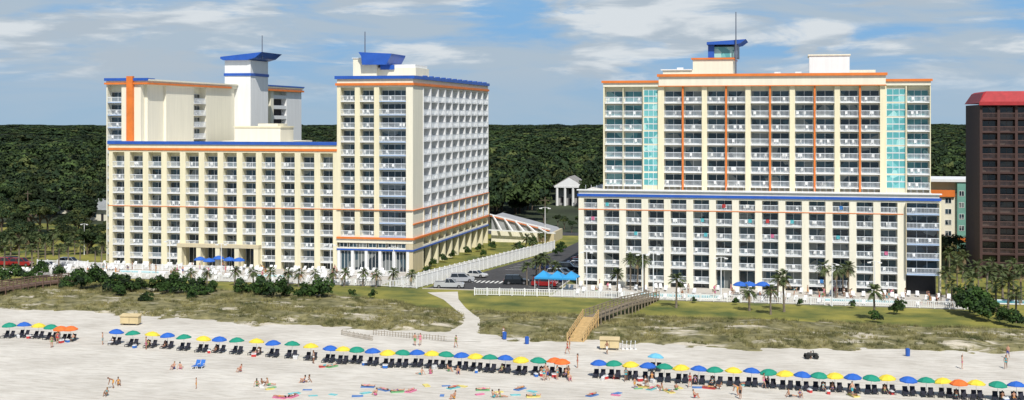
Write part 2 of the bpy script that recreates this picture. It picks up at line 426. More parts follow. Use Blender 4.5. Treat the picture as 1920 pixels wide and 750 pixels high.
mk('wall',W,h4);rw.done('window',h4)
# columned house
h5=empty('house','white house with columned portico among trees','house')
x,y=G(1067,386); W=MB();Rf=MB();C=MB();D=MB()
W.box(x-5,x+5,y+2.5,y+12,0,7.2,M('grey_siding',(.36,.36,.36),.8,.1))
Rf.prism([(x-6,7.0),(x+6,7.0),(x,10.6)],y-.2,y+12,M('shingle_roof',(.28,.27,.26),.9,.2,1),axis='y')
C.prism([(x-5.4,7.1),(x+5.4,7.1),(x,10.2)],y-.35,y-.203,white,axis='y')
C.box(x-5.3,x+5.3,y-.5,y+.6,6.6,7.05,white)
mk('wall',W,h5);mk('roof',Rf,h5);mk('portico',C,h5)
for i in range(4):
    cx=x-4.4+i*2.93; q=MB();q.tube([(cx,y,0),(cx,y,6.6)],[.5,.45],10,white);mk('column',q,h5)
D.box(x-.7,x+.7,y+2.4,y+2.497,0,2.6,dark);mk('door',D,h5)
for a,b,c,d in ((x-3.6,x-2.5,1,3),(x+2.5,x+3.6,1,3),(x-.6,x+.6,4.2,6)):
    q=MB();q.box(a,b,y+2.4,y+2.497,c,d,dark);mk('window',q,h5)
def cottage(px,py,w,lab):
    x,y=G(px,py); e=empty('cottage',lab,'house',TR(x,y,0,R(-.3,.3)),'cottages among the trees'); A=MB();B=MB();C=MB()
    A.box(-w/2,w/2,0,8,0,3.4,cream2); C.box(-.5,.5,-.05,-.003,0,2.2,dark)
    B.prism([(-1,3.4),(9,3.4),(4,6.6)],-w/2-.5,w/2+.5,M('grey_shingle',(.27,.29,.30),.9,.15,1),axis='x')
    mk('wall',A,e);mk('roof',B,e);mk('door',C,e)
    for s in (-1,1):
        q=MB();q.box(s*w*.3-.6,s*w*.3+.6,-.05,-.003,1,2.3,glass);mk('window',q,e)
cottage(105,400,9,'small grey-roofed house among trees');cottage(192,414,10,'small grey-roofed house among trees')
# ------------------------------------------------------------ ground sheets
def sheet(name,pts,z,mat,**kw):
    m=MB(); m.face([(p[0],p[1],z) for p in pts],mat); return mk(name,m,None,kind='structure',**kw)
gmat=M('woodland_floor',(.035,.05,.02),.95,.4,.05)
sheet('ground',[(-6000,235.5),(6000,235.5),(6000,4700),(-6000,4700)],-.02,gmat)
sm=M('sand',(.62,.585,.515),.95,.08,.10,bump=.4,bs=1.6,col2=(.70,.67,.60))
nt=sm.node_tree;N=nt.nodes;L=nt.links
bs=N['Principled BSDF']; src=bs.inputs['Base Color'].links[0].from_socket
n3=N.new('ShaderNodeTexNoise');n3.inputs['Scale'].default_value=.9;n3.inputs['Detail'].default_value=9;n3.inputs['Roughness'].default_value=.65
mp=N.new('ShaderNodeMapping');mp.inputs['Scale'].default_value=(.35,1.7,1);g=N.new('ShaderNodeNewGeometry')
L.new(g.outputs['Position'],mp.inputs[0]);L.new(mp.outputs[0],n3.inputs['Vector'])
cr=N.new('ShaderNodeValToRGB');cr.color_ramp.elements[0].position=.36;cr.color_ramp.elements[0].color=(.78,.765,.74,1);cr.color_ramp.elements[1].position=.56;cr.color_ramp.elements[1].color=(1,1,1,1)
L.new(n3.outputs['Fac'],cr.inputs[0]); mx=N.new('ShaderNodeMixRGB');mx.blend_type='MULTIPLY';mx.inputs[0].default_value=1
L.new(src,mx.inputs[1]);L.new(cr.outputs[0],mx.inputs[2]);L.new(mx.outputs[0],bs.inputs['Base Color'])
def grid(name,x0,x1,y0,y1,st,fn,mat):
    nx=int((x1-x0)/st)+1; ny=int((y1-y0)/st)+1
    v=[(x0+i*st,y0+j*st,fn(x0+i*st,y0+j*st)) for j in range(ny) for i in range(nx)]
    f=[(j*nx+i,j*nx+i+1,(j+1)*nx+i+1,(j+1)*nx+i) for j in range(ny-1) for i in range(nx-1)]
    me=bpy.data.meshes.new(name); me.from_pydata(v,[],f); me.materials.append(mat)
    me.polygons.foreach_set('use_smooth',[True]*len(f)); return mk(name,me,None,kind='structure')
NZ=lambda x,y,s:noise.noise(Vector((x*s,y*s,3.3)))
grid('beach',-420,300,94,237,1.3,lambda x,y:(.07*NZ(x,y,.35)+.05*NZ(x,y,.9) if y<200 else 0),sm)
sheet('sea',[(-3000,-3000),(3000,-3000),(3000,100),(-3000,100)],-.03,M('sea_water',(.04,.12,.13),.15,.2,.1,bump=.3))
pp=[G(*p) for p in ((830,548),(846,562),(862,578),(884,596),(884,608),(868,624),(850,640))]
pw=[2.8,1.3,1.0,1.0,1.3,2.2,4]
def pdist(x,y):
    b=99
    for i in range(len(pp)-1):
        ax_,ay_=pp[i];bx,by=pp[i+1]; dx,dy=bx-ax_,by-ay_; t=max(0,min(1,((x-ax_)*dx+(y-ay_)*dy)/(dx*dx+dy*dy)))
        b=min(b,math.hypot(x-ax_-dx*t,y-ay_-dy*t)-(pw[i]*(1-t)+pw[i+1]*t))
    return b
se=[G(*p) for p in ((-200,565),(0,578),(150,584),(300,594),(450,606),(640,614),(780,624),(950,634),(1060,640),(1300,648),(1600,656),(1920,662),(2100,668))]
sx_=[p[0] for p in se]; sy_=[p[1] for p in se]
def edgeY(x): return float(np.interp(x,sx_,sy_))
def lawnY(x): return float(np.interp(x,[-160,-95,-72,-60,-50,-20,30,60],[222,219,215,206,205,206,205,204]))+1.5*NZ(x,7,.15)
def dune(x,y):
    e=y-edgeY(x)+3.2*NZ(x,y,.12)+3.4*NZ(x,y,.4)
    l=lawnY(x)-y
    a=max(-.35,min(1,e/5)); b=max(-.3,min(1,l/4)); c=max(-.4,min(1,(pdist(x,y)+.6*NZ(x,y,.8))/2))
    v=min(a,b,c)
    if v<=0: return v*.9
    return v*(.45+.5*NZ(x,y,.11)+.25*NZ(x,y,.35)+.1)
dm=M('dune_ground',(.13,.13,.045),.95,.35,.5,bump=.6,col2=(.29,.26,.12),bs=3)
nt=dm.node_tree;N=nt.nodes;L=nt.links; cr=[n for n in N if n.type=='VALTORGB'][0]; e=cr.color_ramp.elements.new(.72); e.color=(.60,.55,.45,1)
# broad bands of bare sand between grass
n4=N.new('ShaderNodeTexNoise');n4.inputs['Scale'].default_value=.16;n4.inputs['Detail'].default_value=7;n4.inputs['Roughness'].default_value=.7
g4=N.new('ShaderNodeNewGeometry');m4=N.new('ShaderNodeMapping');m4.inputs['Scale'].default_value=(.5,1.5,1);L.new(g4.outputs['Position'],m4.inputs[0]);L.new(m4.outputs[0],n4.inputs['Vector'])
r4=N.new('ShaderNodeMapRange');r4.inputs['From Min'].default_value=.54;r4.inputs['From Max'].default_value=.62;L.new(n4.outputs['Fac'],r4.inputs[0])
x4=N.new('ShaderNodeMixRGB');L.new(r4.outputs[0],x4.inputs[0]);L.new(cr.outputs[0],x4.inputs[1]);x4.inputs[2].default_value=(.55,.50,.40,1);L.new(x4.outputs[0],N['Principled BSDF'].inputs['Base Color'])
grid('dune',-190,80,172,232,.8,dune,dm)
lm=M('lawn_grass',(.105,.165,.03),.95,.35,.12,bump=.4,bs=5,col2=(.30,.27,.05))
sheet('lawn',[(-260,201),(90,201),(90,345),(-260,345)],.02,lm)
sheet('parking_lot',[(-68.5,229.5),(-44.2,229.5),(-44.2,340),(-55,340),(-56.5,302)],.034,asphalt)
sheet('road',[(-200,341),(80,341),(80,350),(-200,350)],.038,asphalt)
sheet('drive',[(-74.4,231),(-70.3,229.6),(-57.7,302),(-61,302)],.03,concrete)
P=MB()
for i in range(17): P.box(-50,-45,236+i*3,236.12+i*3,.036,.04,linep)
for i in range(9): P.box(-64+i*.9,-63.6+i*.9,240,243.2,.036,.04,linep)
for i in range(6): P.box(-60.5+i*.2,-56.5+i*.2,262+i*3,262.12+i*3,.036,.04,linep)
mk('parking_line',P,None,kind='structure')
K=MB(); K.box(-44.2,-43.9,229.5,340,0,.16,concrete); K.box(-68.8,-44.2,229.2,229.5,0,.16,concrete); mk('kerb',K,None,kind='structure')
D=MB(); D.box(-160,-77.8,230.5,252.4,-.1,.12,concrete); mk('pool_deck',D,None,kind='structure')
D=MB(); D.box(-43.5,29,224,241.4,-.1,.12,concrete); mk('pool_deck',D,None,kind='structure')
pwt=M('pool_water',(.10,.48,.55),.06,.1,.8,bump=.15)
POOLS=((-28,-14,227,231),(4,16,228,231),(-138,-127,238,241.5),(-107,-99,238,241),(30,38,232,236))
for x0,x1,y0,y1 in POOLS:
    m=MB(); m.box(x0,x1,y0,y1,.10,.14,pwt); m.box(x0-.4,x1+.4,y0-.4,y0-.0,.1,.26,white);m.box(x0-.4,x1+.4,y1,y1+.4,.1,.26,white)
    m.box(x0-.4,x0,y0,y1,.1,.26,white);m.box(x1,x1+.4,y0,y1,.1,.26,white)
    mk('swimming_pool',m,None,label='light blue swimming pool with white coping',category='pool')
m=MB()
def nrm(k):
    d=(Vector(pp[min(k+1,len(pp)-1)])-Vector(pp[max(k-1,0)])).normalized(); return Vector((-d.y,d.x))
for i in range(len(pp)-1):
    a,b=Vector(pp[i]),Vector(pp[i+1]); n0,n1=nrm(i)*pw[i],nrm(i+1)*pw[i+1]
    m.face([(*(a-n0),.045),(*(a+n0),.045),(*(b+n1),.045),(*(b-n1),.045)],sm)
mk('path',m,None,kind='structure')
# ------------------------------------------------------------ fences
def fence(p0,p1,h=1.25,lab='low white picket fence around the pool deck',z=.1,mat=None,pick=.3,pw_=.06):
    mat=mat or white; m=MB(); p0=Vector((*p0,z));p1=Vector((*p1,z)); l=(p1-p0).length; d=(p1-p0).normalized()
    T=Matrix.Translation(p0)@Matrix.Rotation(math.atan2(d.y,d.x),4,'Z')
    m.box(0,l,-.05,.05,h-.13,h,mat,T);m.box(0,l,-.03,.03,.12,.22,mat,T)
    n=int(l/2.2)
    for i in range(n+1): m.box(l*i/n-.1,l*i/n+.1,-.1,.1,0,h+.15,mat,T)
    n=int(l/pick)
    for i in range(n): m.box(l*i/n-pw_,l*i/n+pw_,-.02,.02,.22,h-.13,mat,T)
    mk('fence',m,None,label=lab,category='fence',group='white fences round the hotel grounds')
fence((-160,230.4),(-116,230.4));fence((-115,230.4),(-78,230.4));fence((-78,230.2),(-70,229.5))
fence((-150,244.5),(-112,244.5),1.2);fence((-96,244.5),(-80,244.5),1.2)
fence((-43.6,224),(-28,223.9));fence((-24,223.9),(4,223.9));fence((5,223.9),(29,223.9));fence((-57,222.5),(-43.6,224))
fence((-70,229.5),(-57.6,302),2.3,'long tall white slatted fence beside the parking lot',.03,None,.35,.12)
fence((-74.5,231),(-61,300),1.6,'white railing along the hotel driveway',.03,None,.35,.1)
fence((-160,246),(-148,246));
def boardwalk(pts,zs_,w,mat,lab):
    e=empty('boardwalk',lab,'boardwalk'); D=MB();Rl=MB()
    for i in range(len(pts)-1):
        a=Vector((*pts[i],zs_[i]));b=Vector((*pts[i+1],zs_[i+1])); l=(b-a).length; n=int(l/.35); d=(b-a)/l; s=Vector((-d.y,d.x,0)).normalized()*w/2
        for k in range(n):
            p=a+d*(k+.08)*l/n; q=a+d*(k+.92)*l/n
            D.hexa([p-s-Vector((0,0,.1)),q-s-Vector((0,0,.1)),q+s-Vector((0,0,.1)),p+s-Vector((0,0,.1)),p-s,q-s,q+s,p+s],mat)
        for sg in (-1,1):
            o=s*sg
            for hz in (1.05,.7,.35): Rl.beam(a+o+Vector((0,0,hz)),b+o+Vector((0,0,hz)),.08,.14 if hz>1 else .1,mat)
            Rl.beam(a+o-Vector((0,0,.2)),b+o-Vector((0,0,.2)),.08,.25,mat)
            n2=max(1,int(l/1.8))
            for k in range(n2+1):
                p=a+(b-a)*k/n2+o*1.03; q=MB();q.box(p.x-.08,p.x+.08,p.y-.08,p.y+.08,-.3,p.z+1.15,mat);mk('post',q,e)
    mk('deck',D,e);mk('railing',Rl,e)
boardwalk([(-25,224),(-27.5,207),(-30.8,191)],[.5,1.7,1.9],1.8,wood,'weathered grey wooden boardwalk over the dune')
boardwalk([(-30.85,190.8),(-31.3,180)],[1.9,.12],2.3,woodn,'pale new wooden stairway from boardwalk to sand')
boardwalk([G(165,528),G(70,545),G(-60,567)],[.7,1.5,1.6],2.6,M('brown_wood',(.18,.115,.085),.85,.2,2),'brown wooden boardwalk with railings over the dune')
# ------------------------------------------------------------ vegetation
leafA=M('leaf_oak',(.026,.056,.016),.8,.5,.09,rand=.45,col2=(.060,.095,.026),spec=.25)
leafB=M('leaf_dark',(.012,.030,.012),.8,.4,.12,rand=.4,col2=(.028,.054,.020),spec=.25)
leafC=M('leaf_olive',(.048,.066,.020),.8,.4,.12,rand=.4,col2=(.085,.105,.032),spec=.25)
leafS=M('leaf_shrub',(.022,.060,.012),.8,.35,1.0,rand=.25,col2=(.05,.10,.02),spec=.25)
bark=M('bark',(.12,.09,.065),.9,.25,3)
def leaves(name,rx,ry,rz,cz,n,leaf,nl,mats,seed,flat=.55):
    rs=np.random.RandomState(seed)
    c=rs.normal(size=(nl,3)); c/=np.linalg.norm(c,axis=1)[:,None]; c*=rs.uniform(.25,.82,(nl,1)); c[:,2]=np.abs(c[:,2])*1.0-.25
    lr=rs.uniform(.22,.44,nl)
    k=rs.randint(0,nl,n); d=rs.normal(size=(n,3)); d/=np.linalg.norm(d,axis=1)[:,None]; d[:,2]=np.where(d[:,2]<-.3,-d[:,2]*.5,d[:,2])
    p=c[k]+d*(lr[k]*rs.uniform(.72,1.05,n))[:,None]
    p*=np.array([rx,ry,rz]); p[:,2]+=cz
    nr=d+rs.normal(size=(n,3))*.45; nr[:,2]+=.25; nr/=np.linalg.norm(nr,axis=1)[:,None]
    u=np.cross(nr,rs.normal(size=(n,3))); u/=np.linalg.norm(u,axis=1)[:,None]; w=np.cross(nr,u)
    s=(leaf*rs.uniform(.6,1.3,n))[:,None]; u*=s; w*=s*flat*1.4
    v=np.stack([p-u,p-w*.8,p+u,p+w],1).reshape(-1,3)
    me=bpy.data.meshes.new(name); me.vertices.add(4*n);me.vertices.foreach_set('co',v.astype(np.float32).ravel())
    me.loops.add(4*n);me.loops.foreach_set('vertex_index',np.arange(4*n,dtype=np.int32))
    me.polygons.add(n);me.polygons.foreach_set('loop_start',np.arange(0,4*n,4,dtype=np.int32));me.polygons.foreach_set('loop_total',np.full(n,4,dtype=np.int32))
    for m in mats: me.materials.append(m)
    tone=rs.rand(nl)<.4; me.polygons.foreach_set('material_index',np.where(rs.rand(n)<.8,tone[k],rs.rand(n)<.4).astype(np.int32)); me.update(calc_edges=True); me.validate(); return me
def trunkmesh(h,r,seed,limbs=5,spread=2.5):
    rd=random.Random(seed); m=MB()
    m.tube([(0,0,-.2),(rd.uniform(-.2,.2),rd.uniform(-.2,.2),h*.5),(rd.uniform(-.3,.3),rd.uniform(-.3,.3),h)],[r*1.3,r*.9,r*.6],7,bark)
    for i in range(limbs):
        a=i*6.283/limbs+rd.uniform(-.4,.4); z=h*rd.uniform(.55,.9)
        m.tube([(0,0,z),(math.cos(a)*spread*.5,math.sin(a)*spread*.5,z+h*.3),(math.cos(a)*spread,math.sin(a)*spread,z+h*.55)],[r*.5,r*.35,r*.15],5,bark)
    return m.mesh('trunk')
oaks=[('tree',None,[('trunk',trunkmesh(5,.32,i),-1,(0,0,0)),('crown',leaves('crown',4.6,4.6,3.9,7.4,1700,.34,16,[[leafA,leafB],[leafA,leafB],[leafC,leafB]][i%3],10+i),-1,(0,0,0))],'broad leafy green tree at the woodland edge','tree') for i in range(6)]
shr=[('shrub',leaves('shrub',1.7,1.4,1.7,.9,1300,.14,12,[leafS,leafB],40+i),[],'dense dark green shrub on the dune grass','shrub') for i in range(3)]
for px,py,s in ((165,547,2.1),(150,540,1.6),(190,538,1.4),(215,552,1.7),(240,552,1.6),(262,547,1.1),(300,552,1.6),(322,555,1.6),(345,554,1.7),(378,559,1.7),(400,552,1.1),(452,557,1.3),(475,554,.9),(492,560,1.5),(518,564,1.7),(535,560,1.0),(568,564,1.5),(586,562,1.0),(604,565,1.6),(275,570,1.0),(125,545,1.1),(225,560,1.1),(360,565,1.0),(30,526,1.5),(75,522,1.4),(5,532,1.5),(55,532,1.1),(110,524,1.2),(1680,590,.9),(1690,582,.8),(1640,605,.9),(1830,594,2.1),(1855,602,1.8),(1812,588,1.8),(1880,608,1.1),(1900,614,1.4),(1845,582,1.6),
   (810,500,.8),(830,492,.8),(850,485,.8),(875,478,.8),(900,472,.9),(925,468,.9),(800,515,.8),(905,482,.7),(1045,480,1.0),(1052,470,1.0),(975,470,1.0),(1000,466,1.1),(1300,568,.5),(1380,572,.5),(1500,574,.5),(1600,578,.5),(700,560,.7),(660,558,.6)):
    x,y=G(px,py); spawn(random.choice(shr),TR(x,y,.1,R(0,6),(s,s,s*R(.95,1.25))),group='shrubs along the dune')
def okpos(x,y):
    if -82<x<-42 and y<352: return False
    if -156<x<-74 and y<352: return False
    if y>338 and y<352: return False
    return True
for px0,px1,py0,py1,n,sc in ((-10,195,395,440,44,.95),(-10,200,440,482,34,.6),(915,1005,388,430,14,.9),(1118,1140,385,430,5,.9),(1755,1835,400,440,8,.9),(1745,1835,462,500,8,.5),(590,640,400,420,3,.9)):
    for i in range(n):
        px=R(px0,px1);py=R(py0,py1);x,y=G(px,py)
        if not okpos(x,y): continue
        if any(abs(px-q)<22 and py>p and py<p+26 for q,p in ((105,400),(192,414))): continue
        s=sc*R(.75,1.15); spawn(random.choice(oaks),TR(x,y,-.4,R(0,6),(s*1.1,s*1.1,s*R(.85,1.1))),group='trees at the woodland edge')
for px,py,s in ((1058,430,.36),(1072,436,.34),(1085,428,.40),(1046,424,.33),(1020,418,.5),(1116,412,.6),(1108,428,.5)):
    x,y=G(px,py); spawn(random.choice(oaks),TR(x,y,0,R(0,6),s),group='trees at the woodland edge')
def instancer(name,pts,scl,sources,**kw):
    me=bpy.data.meshes.new(name); me.from_pydata([tuple(p) for p in pts],[],[])
    at=me.attributes.new('scl','FLOAT_VECTOR','POINT'); at.data.foreach_set('vector',np.array(scl,dtype=np.float32).ravel())
    o=mk(name,me,None,kind='stuff',**kw)
    c=bpy.data.collections.new(name+'_source')
    for i,s in enumerate(sources):
        so=bpy.data.objects.new(name+'_piece',s); c.objects.link(so)
    ng=bpy.data.node_groups.new(name,'GeometryNodeTree')
    ng.interface.new_socket('Geometry',in_out='INPUT',socket_type='NodeSocketGeometry'); ng.interface.new_socket('Geometry',in_out='OUTPUT',socket_type='NodeSocketGeometry')
    N=ng.nodes;L=ng.links; gi=N.new('NodeGroupInput');go=N.new('NodeGroupOutput'); ip=N.new('GeometryNodeInstanceOnPoints'); ci=N.new('GeometryNodeCollectionInfo')
    ci.inputs['Collection'].default_value=c; ci.inputs['Separate Children'].default_value=True; ci.inputs['Reset Children'].default_value=True
    rv=N.new('FunctionNodeRandomValue'); rv.data_type='FLOAT_VECTOR'; rv.inputs[0].default_value=(0,0,0); rv.inputs[1].default_value=(0,0,6.283)
    na=N.new('GeometryNodeInputNamedAttribute'); na.data_type='FLOAT_VECTOR'; na.inputs['Name'].default_value='scl'
    L.new(gi.outputs[0],ip.inputs['Points']);L.new(ci.outputs[0],ip.inputs['Instance']);ip.inputs['Pick Instance'].default_value=True
    L.new(rv.outputs[0],ip.inputs['Rotation']);L.new(na.outputs[0],ip.inputs['Scale']);L.new(ip.outputs[0],go.inputs[0])
    md=o.modifiers.new('scatter','NODES'); md.node_group=ng; return o
pts=[];scl=[]
d=395.0
while d<4300:
    sp=max(9,d/50)
    n=int(d*1.0/sp)
    for i in range(n):
        px=R(-60,1980); dd=d+R(-.5,.5)*sp*1.2; r=(px-960)*dd/F; x=CT*r-ST*dd;y=ST*r+CT*dd
        if px>1700 and dd<420: continue
        if not okpos(x,y): continue
        if 1012<px<1118 and dd<452: continue
        if 1034<px<1100 and dd<490: continue
        if dd<440 and px<200 and R(0,1)<.3: continue
        s=R(.7,1.35); k=max(1,sp/9.8)
        hh=s*R(.85,1.15)*(1+.25*NZ(x,y,.004)+.2*NZ(x,y,.012)) if dd<1500 else R(.5,1.0)*(1+.6*NZ(x,y,.003)+.4*NZ(x,y,.012))
        if dd<1500: hh=min(hh,1.35)
        if random.random()<.04: hh*=1.25
        pts.append((x,y,R(-1.5,0))); scl.append((s*k,s*k,max(.35,hh)))
    d+=sp*.85
forest=[leaves('forest_tree',5.4,5.4,4.6,7.0,620,.62,13,[[leafA,leafB],[leafB,leafA],[leafC,leafB]][i%3],70+i) for i in range(6)]
instancer('forest',pts,scl,forest)
ga=M('dune_grass_blade',(.12,.15,.045),.9,.35,.25,col2=(.33,.29,.12),rand=.35)
tufts=[]
for k in range(4):
    m=MB()
    for i in range(16):
        a=R(0,6.28);r=R(0,.24);x,y=math.cos(a)*r,math.sin(a)*r;h=R(.25,.6);lx,ly=math.cos(a)*R(.05,.25),math.sin(a)*R(.05,.25);b=R(0,3.14);wx,wy=math.cos(b)*.026,math.sin(b)*.026
        m.face([(x-wx,y-wy,0),(x+wx,y+wy,0),(x+lx,y+ly,h)],ga)
    tufts.append(m.mesh('tuft'))
pts=[];scl=[]
for i in range(48000):
    x=R(-170,60);y=R(175,226);z=dune(x,y)
    if z<.03: continue
    if NZ(x,y,.16)+.9*NZ(x,y,.5)<R(-.25,.3): continue
    s=R(.6,1.3); pts.append((x,y,z-.02)); scl.append((s,s,s*R(.7,1.1)))
instancer('dune_grass',pts[:16000],scl[:16000],tufts)
# palms
pleaf=M('palm_leaf',(.045,.075,.02),.7,.3,1,rand=.2,col2=(.10,.13,.04)); pdead=M('dry_palm_leaf',(.22,.16,.08),.8,.2); ptr=M('palm_trunk',(.20,.165,.125),.9,.25,4)
def palm(h,seed,cr=1.0):
    rd=random.Random(seed); t=MB(); lx,ly=rd.uniform(-.25,.25),rd.uniform(-.2,.2)
    t.tube([(0,0,-.2),(0,0,.4),(lx*.5,ly*.5,h*.5),(lx,ly,h*.92),(lx,ly,h)],[.24,.17,.14,.15,.2],8,ptr)
    c=MB(); O=Vector((lx,ly,h))
    for i in range(36):
        a=rd.uniform(0,6.283); el=rd.uniform(-.75,1.35); L_=rd.uniform(1.15,1.7)*cr; mt=pleaf if el>-.55 else pdead
        dr=Vector((math.cos(a)*math.cos(el),math.sin(a)*math.cos(el),math.sin(el))); sd=Vector((-math.sin(a),math.cos(a),0)); prev=O; 
        for k in range(1,8):
            p=O+dr*L_*k/7+Vector((0,0,-.55*cr*(k/7)**2.2)); dd=(p-prev).normalized()
            c.face([prev-sd*.03,prev+sd*.03,p+sd*.025,p-sd*.025],mt)
            if k>2:
                ll=.5*cr*(1-abs(k-5)/7)
                for sg in (-1,1):
                    for q in (0,.5):
                        b=prev.lerp(p,q); tip=b+sd*sg*ll*.75+dd*ll*.7-Vector((0,0,ll*rd.uniform(.1,.5)))
                        c.face([b,b+dd*.14,tip],mt)
            prev=p
    return ('palm_tree',None,[('trunk',t.mesh('trunk'),-1,(0,0,0)),('crown',c.mesh('crown'),-1,(0,0,0))],'short palm with a rounded green crown','palm tree')
palms={h:[palm(h,h*10+i,1.0 if h<5 else 1.1) for i in range(2)] for h in (3,4,5,6)}
def pl(px,py,h,s=1.0,lab=None):
    x,y=G(px,py); spawn(random.choice(palms[h]),TR(x,y,.05,R(0,6),s*R(.92,1.08)),lab,group='palms round the hotels')
for p in ((1157,560,4,1.15),(1182,545,6,.95),(1208,548,6,1.0),(1195,540,5,1),(1268,577,4,1.15),(1405,583,3,1.2),(1445,590,4,1.05),(1470,585,5,1.25),(1458,570,4,1),(1547,556,5,1),(1568,560,5,1),(1590,558,5,1.0),(1580,552,5,1),(1640,600,4,1.15),(1775,560,4,1.1),(1795,545,5,1),(1810,560,5,1),(1835,555,5,1.1),(1850,565,4,1.2),(1868,585,4,1.2),(1890,590,4,1.2),(1905,605,4,1.2),(1915,570,5,1.1),(1880,560,4,1.2),(1765,500,5,1),(1800,510,5,1),(1820,490,5,1),(1785,575,4,1),(1825,575,4,1.1),(1900,555,5,1.1),(1860,545,5,1.1),(1780,520,5,1),(1805,530,5,1),
    (988,535,4,.95),(1005,530,4,1.1),(1022,532,4,1.15),(1040,536,4,1),(1012,520,4,1),(1000,478,4,.8),(965,480,3,.8),(1018,462,3,1),(985,470,3,1),
    (60,505,4,1.1),(85,498,5,1),(110,505,4,1.1),(128,500,4,1.1),(150,498,5,.9),(35,500,4,1.1),(178,505,4,1),(20,490,5,1),(100,480,5,1),(140,478,5,1),(170,475,5,.9),(48,488,5,1),(72,485,5,1),(8,505,4,1.1),(190,498,4,1)):
    pl(*p)
for px in (330,357,388,440,475,505,540,560,592,624,645,680,705,735,770): pl(px,532+px*.008+R(-2,2),3,.85,'young slim palm beside the white fence')
# ------------------------------------------------------------ lamps
def lamp(h):
    m=MB();m.tube([(0,0,0),(0,0,.5),(0,0,h)],[.14,.1,.07],8,white); m.tube([(-.9,0,h-.1),(0,0,h+.05),(.9,0,h-.1)],[.04,.04,.04],6,white)
    l=MB();l.box(-.3,.3,-.15,.15,0,.18,white);l=l.mesh('lamp_head')
    return ('street_lamp',None,[('pole',m.mesh('pole'),-1,(0,0,0)),('lamp_head',l,-1,(-.9,0,h-.3)),('lamp_head',l,-1,(.9,0,h-.3))],'slim white lamp post with twin heads','street lamp')
l7=lamp(7.2);l9=lamp(9)
for px,py in ((415,527),(738,535),(620,528),(318,520),(1205,552),(1225,550),(1560,575),(1640,570),(1100,546),(1352,560)):
    x,y=G(px,py); spawn(l7 ,TR(x,y,.1),group='lamp posts on the grounds')
x,y=G(1022,470);spawn(l9,TR(x,y,.03,0,1.15),'tall grey lamp post in the parking lot')
x,y=G(158,478);spawn(l9,TR(x,y,.03,0,.8))
for px,py in ((52,430),(1022,448)):
    x,y=G(px,py); m=MB(); m.tube([(0,0,0),(0,0,11)],[.18,.12],7,bark); m.box(-1.2,1.2,-.06,.06,10.1,10.25,bark)
    mk('utility_pole',m,None,TR(x,y),label='wooden utility pole with a crossarm near the road',category='utility pole',group='utility poles')
